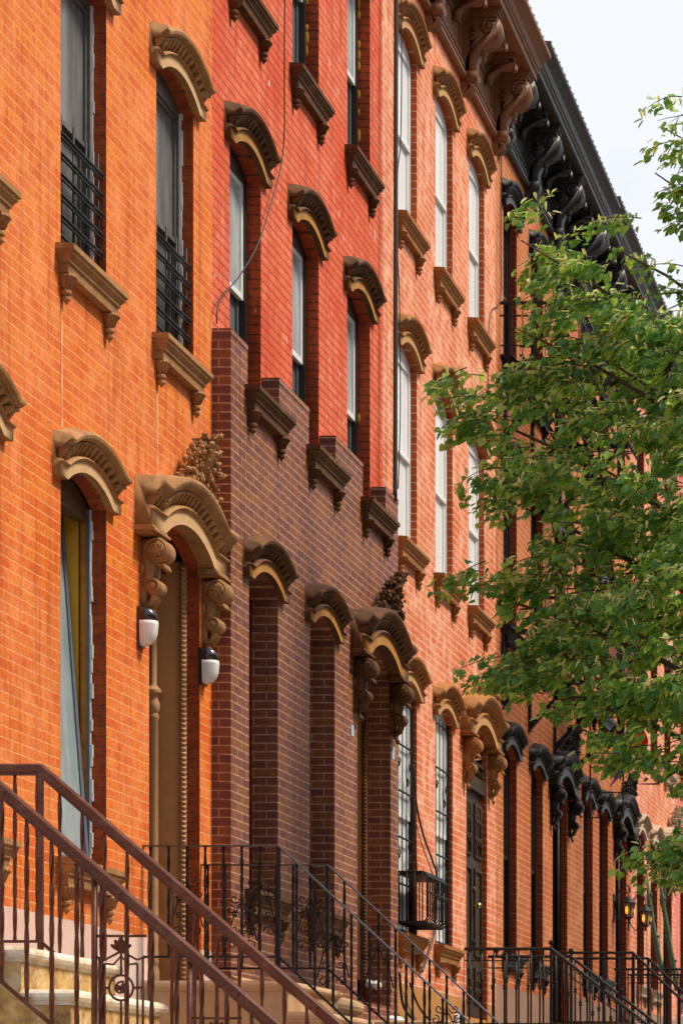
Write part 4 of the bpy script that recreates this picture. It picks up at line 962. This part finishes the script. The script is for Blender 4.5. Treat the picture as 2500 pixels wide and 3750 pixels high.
# ------------------------------------------------------------------ wall lamps by the olive brown doorway
def wall_lamp(label, y, zt):
    t = thing('wall_lamp', label, 'lamp', (X(0), y, Zr(zt - 0.27)), 'oval wall lamps by the door')
    m = MB(); m.box(X(-0.005), X(0.018), y - 0.066, y + 0.066, Zr(zt - 0.275), Zr(zt - 0.005)); m.build('backplate', M['lampcap'], t, (X(0), y, Zr(zt)))
    def body(lv, mat, nm):
        b = MB(); v = []; n = 14
        for (h, q, hy) in lv:
            for j in range(n + 1):
                a = -math.pi / 2 + math.pi * j / n
                v.append((X(0.014) + q * max(0, math.cos(a)) ** 0.75, y + hy * math.copysign(abs(math.sin(a)) ** 0.85, math.sin(a)), Zr(zt + h)))
        k = n + 1
        b.add(v, [(i * k + j, i * k + j + 1, (i + 1) * k + j + 1, (i + 1) * k + j) for i in range(len(lv) - 1) for j in range(n)], 0, True)
        b.add(v, [tuple(range(k)), tuple((len(lv) - 1) * k + j for j in range(k))], 0)
        return b.build(nm, mat, t, (X(0), y, Zr(zt)))
    body([(0.0, 0.03, 0.03), (-0.008, 0.062, 0.05), (-0.025, 0.088, 0.060), (-0.05, 0.102, 0.064), (-0.095, 0.106, 0.065)], M['lampcap'], 'lamp_cap')
    body([(-0.0955, 0.110, 0.064), (-0.12, 0.112, 0.064), (-0.18, 0.106, 0.063), (-0.22, 0.094, 0.060), (-0.25, 0.070, 0.050), (-0.265, 0.035, 0.03)], M['lampglass'], 'lamp_glass')
wall_lamp('oval wall lamp with dark cap on orange brick at the near jamb of the doorway', 17.98, 3.60)
wall_lamp('oval wall lamp with dark cap between the doorway and the purple brick corner', 19.36, 3.575)

# ------------------------------------------------------------------ lanterns
def lantern(label, y, ztop, q):
    t = thing('wall_lantern', label, 'lantern', (X(0), y, Zr(ztop - 0.4)), 'lit lanterns by the far door')
    cx = X(q); z = Zr(ztop)
    b = MB(); b.lathe((cx, y, z), [(0.0, 0.06), (0.02, 0.05), (0.03, 0.03), (0.045, 0.01), (0.09, -0.03), (0.115, -0.055), (0.115, -0.065), (0.02, -0.062)], 8)
    b.lathe((cx, y, z), [(0.0, -0.37), (0.012, -0.36), (0.02, -0.335), (0.012, -0.32), (0.05, -0.29), (0.064, -0.28), (0.064, -0.27), (0.0, -0.268)], 8)
    for k in range(6):
        a = k * math.pi / 3; b.tube([(cx + 0.062 * math.cos(a), y + 0.062 * math.sin(a), z - 0.272), (cx + 0.092 * math.cos(a), y + 0.092 * math.sin(a), z - 0.062)], 0.008, 4)
    b.build('lantern_frame', M['iron'], t, (cx, y, z))
    g_ = MB(); g_.lathe((cx, y, z), [(0.056, -0.27), (0.085, -0.064)], 6); g_.build('lantern_glass', M['lantglass'], t, (cx, y, z))
    l_ = MB()
    for k in range(3): l_.ball((cx + 0.072 * math.cos(k * 2.09 + 4.4), y - 0.0 + 0.072 * math.sin(k * 2.09 + 4.4), z - 0.17), (0.02, 0.02, 0.06), 8)
    l_.build('bulb', M['bulb'], t, (cx, y, z))
    s = MB(); s.tube([(X(0.0), y, z - 0.30), (X(0.03), y, z - 0.05), (X(0.07), y, z + 0.10), (X(0.14), y, z + 0.20), (X(0.20), y, z + 0.21), (X(0.25), y, z + 0.16), (X(0.25), y, z + 0.11), (X(0.21), y, z + 0.09), (X(0.19), y, z + 0.12)], 0.012, 6)
    s.box(X(-0.002), X(0.02), y - 0.05, y + 0.05, z - 0.35, z + 0.08); s.tube([(X(0.0), y, z - 0.18), (X(0.1), y, z - 0.36), (cx, y, z - 0.35)], 0.01, 6)
    s.tube([(cx, y, z + 0.05), (cx, y, z + 0.21)], 0.007, 5)
    s.build('scroll_arm', M['iron'], t, (X(0), y, z))
lantern('lit iron lantern with amber bulb hanging partly behind low leaves', 39.30, 3.48, 0.23)
lantern('lit iron lantern with pale conical cap beside the green poles', 40.80, 3.48, 0.27)

# ------------------------------------------------------------------ green leaning poles
for (lab, pts, y) in (('green slanting pole leaning out from a far window hood, nearer the lanterns', [(2345, 3095), (2392, 3390), (2425, 3560)], 43.0),
                      ('green slanting pole leaning out at the right of the other green pole', [(2395, 3120), (2432, 3330), (2470, 3560), (2478, 3630)], 44.6)):
    m = MB(); ps = [(XatU(u, y), y - 0.1, Zr((V0 - v) * y / F)) for u, v in pts]
    fine = []
    for a, b in zip(ps[:-1], ps[1:]):
        for k in range(5): fine.append(Vector(a).lerp(Vector(b), k / 5))
    fine.append(Vector(ps[-1])); m.tube(fine, [0.045 + 0.006 * math.sin(i * 2.1) for i in range(len(fine))], 7)
    for f_ in (0.3, 0.62):
        c = fine[int(len(fine) * f_)]; m.tube([c + Vector((-0.06, 0, 0.04)), c + Vector((0.07, 0, -0.04))], 0.03, 6)
    tag(m.build('leaning_pole', M['green'], None, ps[-1]), lab, 'pole', 'green leaning poles')

# ------------------------------------------------------------------ fire escape on the black hooded house
fe = thing('fire_escape', 'black iron fire escape with two balconies on the black hooded house behind the tree', 'fire escape', (X(0.4), 33.5, Zr(5.8)))
def bar(mb, a, b, r=0.012): mb.tube([a, b], r, 4, sq=True)
for (zp, ya, yb, feet) in ((9.10, 30.62, 35.4, (30.86, 32.60, 34.6)), (5.90, 30.62, 36.3, (30.7, 32.42, 34.20, 36.0))):
    m = MB(); dpt = 0.92
    for k in range(9): q = 0.02 + (dpt - 0.02) * k / 8; m.box(X(q - 0.02), X(q + 0.02), ya, yb, Zr(zp - 0.012), Zr(zp))
    for y in feet: m.box(X(0.0), X(dpt), y - 0.03, y + 0.03, Zr(zp - 0.07), Zr(zp - 0.0125))
    m.build('platform', M['iron'], fe, (X(0.4), (ya + yb) / 2, Zr(zp)))
    m = MB(); 
    for (dz_, r) in ((0.60, 0.024), (0.45, 0.013), (0.10, 0.011)):
        bar(m, (X(dpt), ya, Zr(zp + dz_)), (X(dpt), yb, Zr(zp + dz_)), r)
        for y in (ya, yb): bar(m, (X(0.0), y, Zr(zp + dz_)), (X(dpt), y, Zr(zp + dz_)), r)
    for (dz_, r) in ((0.60, 0.026), (0.46, 0.012)): bar(m, (X(0.0), ya + 1.25, Zr(zp + dz_)), (X(0.6), ya + 1.25, Zr(zp + dz_)), r)
    y = ya
    while y <= yb: bar(m, (X(dpt), y, Zr(zp - 0.02)), (X(dpt), y, Zr(zp + 0.6)), 0.009); y += 0.14
    for y in (ya, yb):
        for k in range(1, 7): bar(m, (X(dpt * k / 7), y, Zr(zp - 0.02)), (X(dpt * k / 7), y, Zr(zp + 0.6)), 0.008)
    m.build('guard_rail', M['iron'], fe, (X(dpt), (ya + yb) / 2, Zr(zp)))
    for y in feet:
        m = MB(); zf = zp - 0.95
        m.box(X(0.001), X(0.035), y - 0.045, y + 0.045, Zr(zf), Zr(zp - 0.071))
        v = []
        for (q, z) in ((0.03, zf + 0.02), (0.03, zf + 0.12), (dpt - 0.05, zp - 0.072), (dpt - 0.14, zp - 0.072)):
            v += [(X(q), y - 0.03, Zr(z)), (X(q), y + 0.03, Zr(z))]
        m.add(v, [(0, 2, 4, 6), (1, 7, 5, 3), (0, 1, 3, 2), (2, 3, 5, 4), (4, 5, 7, 6), (6, 7, 1, 0)])
        m.build('strut', M['iron'], fe, (X(0), y, Zr(zf)))
# stair between the balconies and the drop ladder
m = MB()
for q in (0.30, 0.78):
    m.tube([(X(q), 35.3, Zr(5.9)), (X(q), 32.6, Zr(9.1))], 0.022, 4, sq=True)
for k in range(14):
    f_ = (k + 0.5) / 14; y = 35.3 - 2.7 * f_; m.box(X(0.30), X(0.78), y - 0.07, y + 0.07, Zr(5.9 + 3.2 * f_ - 0.01), Zr(5.9 + 3.2 * f_ + 0.005))
m.build('ladder_stair', M['iron'], fe, (X(0.5), 34, Zr(7.5)))
m = MB()
for q in (0.12, 0.58): bar(m, (X(q), 36.4, Zr(4.36)), (X(q), 36.4, Zr(6.7)), 0.016)
z = 4.36
while z < 6.6: bar(m, (X(0.12), 36.4, Zr(z)), (X(0.58), 36.4, Zr(z)), 0.013); z += 0.35
m.box(X(0.09), X(0.14), 36.37, 36.43, Zr(4.34), Zr(4.46)); m.build('drop_ladder', M['iron'], fe, (X(0.35), 36.4, Zr(4.4)))

# ------------------------------------------------------------------ cables and pipe
def cable(label, pts, r=0.006, cat='cable', name='cable', mat='iron', p=0.02):
    ps = []
    for (u, v) in pts:
        y, z = fp(u, v, p); ps.append(Vector((X(p), y, Zr(z))))
    fine = []
    for i in range(len(ps) - 1):      # Catmull-Rom
        a = ps[max(i - 1, 0)]; b = ps[i]; c = ps[i + 1]; d = ps[min(i + 2, len(ps) - 1)]
        for k in range(6):
            t = k / 6; fine.append(0.5 * ((2 * b) + (c - a) * t + (2 * a - 5 * b + 4 * c - d) * t * t + (3 * b - a - 3 * c + d) * t ** 3))
    fine.append(ps[-1]); m = MB(); m.tube(fine, r, 6); return tag(m.build(name, M[mat], None, ps[-1]), label, cat)
cable('thin black cable drooping down the red wall past the window hoods to the purple brick', [(1045, -160), (1042, 60), (1041, 320), (1041, 480), (1028, 612), (985, 770), (940, 905), (870, 1020), (815, 1080), (795, 1140), (794, 1185)], 0.0055, p=0.05)
cable('dark drainpipe running down between the red house and the white windowed house', [(1452, -400), (1449, 300), (1448, 1000), (1447, 1500), (1446, 1835)], 0.022, 'pipe', 'drainpipe', 'blackwood', 0.15)
cable('thin cable hanging beside the drainpipe over the first white window', [(1468, -100), (1470, 240), (1466, 520), (1455, 640), (1454, 900), (1462, 1100), (1465, 1500), (1457, 1790)], 0.006, p=0.12)
cable('thin vertical wire on the pinkish brick beside the black windows', [(1835, 480), (1833, 900), (1831, 1100), (1790, 1180), (1785, 1600)], 0.006, p=0.015)
cable('looping black wire beside the barred windows above the iron cage', [(1512, 2800), (1525, 2950), (1550, 3060), (1585, 3160), (1600, 3225), (1590, 3400), (1572, 3480), (1545, 3560)], 0.011, p=0.03)
cable('straight black wire dropping to the top of the iron cage', [(1502, 2560), (1505, 2800), (1516, 3000), (1526, 3210)], 0.009, p=0.03)
cable('black hose looping across the ochre foundation stone', [(1462, 3560), (1475, 3680), (1520, 3740), (1560, 3760)], 0.014, 'hose', 'hose', p=0.05)
cable('black hose sagging over the ochre foundation behind the thin railings', [(1500, 3600), (1530, 3680), (1575, 3735), (1640, 3745)], 0.012, 'hose', 'hose', p=0.06)

# ------------------------------------------------------------------ small things
for (lab, u, v, p, w_, h_, mt) in (('small pale blue sticker on the purple brick right of the second doorway', 1439, 2760, 0.145, 0.09, 0.11, 'sticker'),
                                  ('small whitish blue sticker on the purple brick left of the second doorway', 1290, 2675, 0.145, 0.085, 0.10, 'sticker')):
    y, z = fp(u, v, p); m = MB(); m.box(X(p - 0.004), X(p + 0.003), y - w_ / 2, y + w_ / 2, Zr(z - h_ / 2), Zr(z + h_ / 2)); tag(m.build('sticker', M[mt], None, (X(p), y, Zr(z))), lab, 'sticker', 'paper stickers on the brick')
m = MB(); y, q = 25.3, XatU(1672, 25.3); z = Zr((V0 - 3728) * y / F)
m.lathe((q, y, z), [(0.02, -1.2), (0.02, -0.05), (0.035, -0.045), (0.03, -0.03), (0.038, 0.0), (0.03, 0.03), (0.0, 0.042)], 10); tag(m.build('post', M['bag'], None, (q, y, 0)), 'white ball topped post low beside the ochre foundation', 'post')
m = MB(); rr = random.Random(3); y = 24.5
for k in range(9): m.ball((XatU(1448, y) + rr.uniform(-0.06, 0.06), y + rr.uniform(-0.06, 0.06), Zr(0.99) + rr.uniform(0.02, 0.05)), (rr.uniform(0.03, 0.06), rr.uniform(0.03, 0.06), rr.uniform(0.02, 0.045)), 7)
tag(m.build('plastic_bag', M['bag'], None, (XatU(1448, y), y, Zr(0.99))), 'crumpled white plastic bag on the stoop of the purple brick doorway', 'bag')
# rainbow flag behind the leaves
fl = thing('rainbow_flag', 'small rainbow flag on a staff, half hidden by the leaves', 'flag', (X(0), 37.8, Zr(5.4)))
m = MB(); m.tube([(X(0.0), 37.8, Zr(5.35)), (X(0.75), 37.8, Zr(6.15))], 0.012, 6); m.build('staff', M['white'], fl, (X(0), 37.8, Zr(5.35)))
cols_ = [(0.7, 0.02, 0.02), (0.8, 0.25, 0.01), (0.8, 0.65, 0.02), (0.03, 0.4, 0.08), (0.04, 0.10, 0.6), (0.25, 0.03, 0.4)]
fmats = [paint('flag_colour', c, 0.7, 0.1) for c in cols_]; m = MB(); nx, nz = 12, 6
v = []; f = []; 
for j in range(nz + 1):
    for i in range(nx + 1):
        s_ = j / nz; q = 0.70 - 0.5 * s_; top = 6.10 - 0.535 * s_
        v.append((X(q + 0.03 * math.sin(i * 0.9)), 37.8 + 0.05 * math.sin(i * 0.8 + s_), Zr(top - 0.62 * i / nx)))
for j in range(nz): 
    m.add(v, [(j * (nx + 1) + i, j * (nx + 1) + i + 1, (j + 1) * (nx + 1) + i + 1, (j + 1) * (nx + 1) + i) for i in range(nx)], j, True)
m.build('cloth', fmats, fl, (X(0.5), 37.8, Zr(5.8)))

# ------------------------------------------------------------------ street tree
def leafmat(name, c, tr, rough=0.42):
    m, t, b = newmat(name)
    g_ = N(t, 'ShaderNodeNewGeometry')
    n_ = noise(t, g_.outputs['Position'], 9.0, 3.0)
    cc = mixc(t, ramp(t, n_, 0.35, 0.65), tuple(x * 0.75 for x in c), c)
    t.links.new(cc, b.inputs['Base Color']); b.inputs['Roughness'].default_value = rough; b.inputs['Specular IOR Level'].default_value = 0.55
    tl_ = N(t, 'ShaderNodeBsdfTranslucent'); tl_.inputs[0].default_value = (*tr, 1)
    ms = N(t, 'ShaderNodeMixShader'); ms.inputs[0].default_value = 0.42
    t.links.new(b.outputs[0], ms.inputs[1]); t.links.new(tl_.outputs[0], ms.inputs[2])
    t.links.new(ms.outputs[0], t.nodes['Material Output'].inputs[0]); return m
LM = [leafmat('leaf_green', (0.140, 0.360, 0.095), (0.36, 0.62, 0.06)), leafmat('leaf_deep_green', (0.085, 0.250, 0.100), (0.22, 0.48, 0.06)),
      leafmat('leaf_bright_green', (0.40, 0.600, 0.110), (0.58, 0.78, 0.08)), leafmat('pale_bract', (0.82, 0.84, 0.36), (0.75, 0.78, 0.3), 0.6)]
YT = 22.0
def pix(u, v, y=YT): return ((u * 1.5944 - U0) * y / F, (V0 - v * 1.5944) * y / F + EZ)
MAIN = [(1160, 478), (1215, 500), (1240, 560), (1330, 522), (1375, 510), (1380, 560), (1440, 600), (1480, 650), (1568, 615), (1800, 540), (1800, 1850), (1568, 1835), (1500, 1770), (1400, 1765),
        (1340, 1725), (1290, 1655), (1230, 1620), (1150, 1590), (1070, 1568), (1055, 1540), (1120, 1520), (1200, 1480), (1180, 1420), (1090, 1370), (1010, 1350), (1060, 1330), (1150, 1320), (1215, 1280),
        (1200, 1220), (1140, 1195), (1100, 1185), (1045, 1120), (1055, 1080), (1110, 1060), (1065, 1010), (1000, 985), (980, 892), (1040, 910), (1120, 905), (1150, 850), (1200, 830), (1195, 740), (1185, 690), (1180, 610), (1220, 590), (1168, 520)]
TOP = [(1472, 348), (1520, 352), (1568, 322), (1640, 280), (1640, 590), (1568, 565), (1522, 525), (1515, 445), (1490, 400)]
TIP = [(1486, 262), (1530, 280), (1568, 300), (1600, 300), (1600, 330), (1540, 310)]
LOW = [(1418, 1985), (1470, 1960), (1530, 1905), (1620, 1870), (1620, 2010), (1530, 2045), (1470, 2025)]
def inside(pt, poly):
    x, y = pt; c = False; n = len(poly)
    for i in range(n):
        (x1, y1), (x2, y2) = poly[i], poly[(i + 1) % n]
        if (y1 > y) != (y2 > y) and x < (x2 - x1) * (y - y1) / (y2 - y1) + x1: c = not c
    return c
def edge_dist(pt, poly):
    P = Vector(pt); best = 1e9
    for a, b in zip(poly, poly[1:] + poly[:1]):
        if a[0] > 1640 and b[0] > 1640: continue
        A = Vector(a); B = Vector(b); d = B - A; t = max(0, min(1, (P - A).dot(d) / max(1e-9, d.length_squared)))
        best = min(best, (A + d * t - P).length)
    return best / 273.0
LEAF = [(0, 0), (0.30, -0.08), (0.50, 0.18), (0.44, 0.50), (0.22, 0.82), (0, 1.05), (-0.22, 0.82), (-0.44, 0.50), (-0.50, 0.18), (-0.30, -0.08)]
lv, lf, lm = [], [], []
tw = MB()
def leaf(c, axis, nrm, s, mi, fold=0.22, shape=LEAF, wd=1.0):
    axis = axis.normalized(); nrm = (nrm - axis * nrm.dot(axis)).normalized(); side = axis.cross(nrm)
    b = len(lv)
    lv.append(tuple(c)); 
    for x, y in shape[1:5]: lv.append(tuple(c + side * (x * s * wd) + axis * (y * s) + nrm * (fold * abs(x) * s)))
    q = c + axis * (shape[5][1] * s) - nrm * 0.12 * s; lv.append(tuple(q))
    for x, y in shape[6:]: lv.append(tuple(c + side * (x * s * wd) + axis * (y * s) + nrm * (fold * abs(x) * s)))
    lf.append((b, b + 1, b + 2, b + 3, b + 4, b + 5)); lf.append((b, b + 5, b + 6, b + 7, b + 8, b + 9)); lm.extend((mi, mi))
tr = random.Random(21)
def rv(k): return Vector((tr.uniform(-1, 1), tr.uniform(-1, 1), tr.uniform(-1, 1))) * k
def spray(tip, length, nleaf, lit=0.5, twig=True, d=None):
    d = d or Vector((1.0, tr.uniform(-0.5, 0.5), tr.uniform(-0.05, 0.5))).normalized()
    base = tip + d * length; sag = tr.uniform(0.05, 0.12)
    pts = []
    for i in range(6):
        t = i / 5; pts.append(base.lerp(tip, t) + Vector((0, 0, sag * 4 * t * (1 - t) * length)))
    if twig: tw.tube(pts, [0.006, 0.005, 0.0045, 0.004, 0.003, 0.002], 4, caps=False)
    for k in range(nleaf):
        t = tr.uniform(0.0, 1.0) ** 0.8; i = min(4, int(t * 5)); c = pts[i].lerp(pts[i + 1], t * 5 - i)
        c = c + rv(0.05) + Vector((0, 0, -tr.uniform(0.0, 0.10)))
        ax = Vector((-0.6, -0.15, -0.6)) + rv(0.55); nm = Vector((0.10, -0.42, 0.90)) + rv(0.45)
        s = tr.uniform(0.044, 0.080)
        mi = tr.choices((0, 1, 2), (0.48, 0.24, 0.28))[0]
        leaf(c, ax, nm, s, mi)
    for k in range(int(nleaf * 0.24 * lit * 2)):  # pale flower bracts, massed where lit is high to paint sunlit layer tops
        t = tr.random(); i = min(4, int(t * 5)); c = pts[i].lerp(pts[i + 1], t * 5 - i) + rv(0.05)
        leaf(c, Vector((-0.4, 0, -0.5)) + rv(0.8), Vector((-0.1, -0.4, 0.9)) + rv(0.4), tr.uniform(0.055, 0.085), 3, 0.1, wd=0.36)
def fill(poly, count, nleaf, thick=1.0, layered=False):
    us = [p[0] for p in poly]; vs = [p[1] for p in poly]; k = 0
    while k < count:
        q = (tr.uniform(min(us), min(1760, max(us))), tr.uniform(min(vs), max(vs)))
        if not inside(q, poly): continue
        e = edge_dist(q, poly)
        lay = math.sin(2 * math.pi * (q[1] + 0.22 * (q[0] - 1100) + 38 * math.sin(q[0] / 70.0)) / 205.0 - 0.6)
        if layered and e > 0.12 and tr.random() > 0.30 + 0.75 * max(0, lay + 0.35): continue
        h = min(1.5, 0.12 + 0.9 * e) * thick
        y = YT + tr.uniform(-h, h)
        x, z = pix(*q); ln = tr.uniform(0.30, 0.55); dd = Vector((1.0, tr.uniform(-0.5, 0.5), tr.uniform(-0.12, 0.45))).normalized()
        if not inside((min(q[0] + 273 * ln * dd.x, 1700), q[1] - 273 * ln * dd.z - 26), poly) and layered and q[1] < 1000: continue
        spray(Vector((x, y, z)), ln, int(nleaf * (0.55 if e < 0.3 else 1)), 1.3 if lay > 0.2 else 0.35, True, dd); k += 1
fill(MAIN, 490, 42, 1.0, True); fill(TOP, 34, 26, 0.5); fill(TIP, 6, 12, 0.3); fill(LOW, 34, 34, 0.6)
for (u, v) in ((1165, 482), (1175, 500), (1330, 525), (1370, 512), (1400, 580), (978, 890), (1000, 930), (990, 905), (1020, 985), (1048, 1110), (1105, 1185), (1005, 1350), (1030, 1352), (1050, 1535), (1075, 1560), (1190, 690), (1185, 620), (1200, 720),
               (1150, 855), (1240, 1640), (1320, 1735), (1380, 1765), (1420, 1985), (1440, 1990), (1470, 350), (1500, 440), (1520, 530), (1485, 262), (1500, 1240)):
    x, z = pix(u, v); spray(Vector((x, YT + tr.uniform(-0.15, 0.15), z)), tr.uniform(0.35, 0.5), 22, 1.0)
def blob(c, rx, ry, rz, count, nleaf, xmin):
    k = 0
    while k < count:
        d = rv(1.0)
        if d.length > 1 or d.length < 0.35: continue
        p = Vector((c[0] + d.x * rx, c[1] + d.y * ry, c[2] + d.z * rz))
        if p.x < xmin: continue
        spray(p, tr.uniform(0.35, 0.6), nleaf, 0.5); k += 1
blob((-0.6, 22.9, 7.4), 2.2, 2.0, 2.6, 22, 20, -1.6)
tree = thing('street_tree', 'leafy green street tree with drooping sprays reaching in from the right', 'tree', (-1.15, 22.6, 0))
me = bpy.data.meshes.new('crown'); org = Vector((-1.15, 22.6, 0))
me.from_pydata([tuple(Vector(q) - org) for q in lv], [], lf)
for mt in LM: me.materials.append(mt)
me.polygons.foreach_set('material_index', lm); me.update()
place('crown', me, tree, org)
# trunk with limbs reaching the sprays
tk = MB()
tk.tube([(-1.15, 22.6, -0.1), (-1.12, 22.58, 1.5), (-1.18, 22.5, 3.0), (-1.25, 22.4, 4.6), (-1.35, 22.3, 6.4), (-1.4, 22.2, 8.4), (-1.5, 22.1, 10.2)], [0.24, 0.19, 0.17, 0.15, 0.11, 0.07, 0.03], 12)
for (z0, u, v, r) in ((3.4, 1300, 1660, 0.05), (3.2, 1440, 1990, 0.03), (3.9, 1120, 1540, 0.045), (4.4, 1080, 1350, 0.045), (5.0, 1120, 1130, 0.05), (5.6, 1060, 930, 0.05), (6.2, 1190, 760, 0.045), (6.6, 1200, 560, 0.045), (7.2, 1400, 560, 0.04), (8.0, 1500, 390, 0.035), (8.6, 1520, 285, 0.025), (5.2, 1250, 1000, 0.04), (4.6, 1330, 1430, 0.045), (6.0, 1350, 800, 0.04)):
    x, z = pix(u, v); a = Vector((-1.28, 22.4, z0)); b = Vector((x, YT + tr.uniform(-0.1, 0.1), z)); yo = tr.uniform(-0.35, 0.35)
    mid = a.lerp(b, 0.5) + Vector((0, yo, 0.22)); q3 = a.lerp(b, 0.78) + Vector((0, yo * 0.5, 0.14))
    tk.tube([a, a.lerp(mid, 0.5) + Vector((0, 0, 0.06)), mid, q3, b], [r, r * 0.8, r * 0.55, r * 0.32, 0.006], 7)
    for k in range(3):
        s0 = mid.lerp(q3, tr.random()); tk.tube([s0, s0 + Vector((-0.16, tr.uniform(-0.2, 0.2), tr.uniform(-0.12, 0.1))), s0 + Vector((-0.32, tr.uniform(-0.3, 0.3), tr.uniform(-0.2, 0.12)))], [r * 0.3, r * 0.18, 0.004], 5)
tk.v += []; b0 = len(tk.v)
tk.v += tw.v; tk.f += [[i + b0 for i in f] for f in tw.f]; tk.m += tw.m; tk.sm += tw.sm
tk.build('trunk', M['bark'], tree, org)

# unseen tree added along the kerb, its crown shaped to shade the far doorways
lv, lf, lm = [], [], []; tw = MB()
blob((-1.1, 37.0, 8.6), 2.9, 6.0, 5.0, 520, 24, -3.6)
t2 = thing('street_tree', 'unseen second street tree added on the kerb to shade the lantern lit doorway', 'tree', (-1.0, 37.0, 0)); org2 = Vector((-1.0, 37.0, 0))
me = bpy.data.meshes.new('crown'); me.from_pydata([tuple(Vector(q) - org2) for q in lv], [], lf)
for mt in LM: me.materials.append(mt)
me.polygons.foreach_set('material_index', lm); me.update(); place('crown', me, t2, org2)
tk = MB(); tk.tube([(-1.0, 37.0, -0.1), (-1.02, 37.0, 2.0), (-1.1, 36.9, 4.5), (-1.2, 36.8, 8.0), (-1.25, 36.9, 12.5)], [0.26, 0.2, 0.16, 0.1, 0.03], 12)
for k in range(12):
    a = k * 0.9; z0 = 3.4 + 0.65 * k; tk.tube([(-1.1, 36.9, z0), (-1.1 + 1.1 * math.cos(a), 36.9 + 1.8 * math.sin(a), z0 + 0.7), (-1.1 + 2.1 * math.cos(a), 36.9 + 3.8 * math.sin(a), z0 + 1.0)], [0.06, 0.04, 0.01], 6)
b0 = len(tk.v); tk.v += tw.v; tk.f += [[i + b0 for i in f] for f in tw.f]; tk.m += tw.m; tk.sm += tw.sm
tk.build('trunk', M['bark'], t2, org2)

# the houses across the street, behind the camera's shoulder
ac = MB(); facade(ac, -30, 70, -EZ, 11.5, [(-29 + 1.8 * i, -28.1 + 1.8 * i, z, z + 2.0, 0.1) for i in range(54) for z in (1.8, 5.6, 8.7)], 0.15)
ac.v = [(14 - (x + 6), y, z) for x, y, z in ac.v]; ac.box(14.2, 22, -30, 70, 0, 13.0, 1)
ac.box(13.5, 14.5, -30, 70, 12.6, 13.3, 1)
tt = thing('row_house', 'brown brick terrace across the street, behind the camera', 'house', (14, 20, 0)); ac.build('wall', [M['clad'], M['dark']], tt, (14, 20, 0))
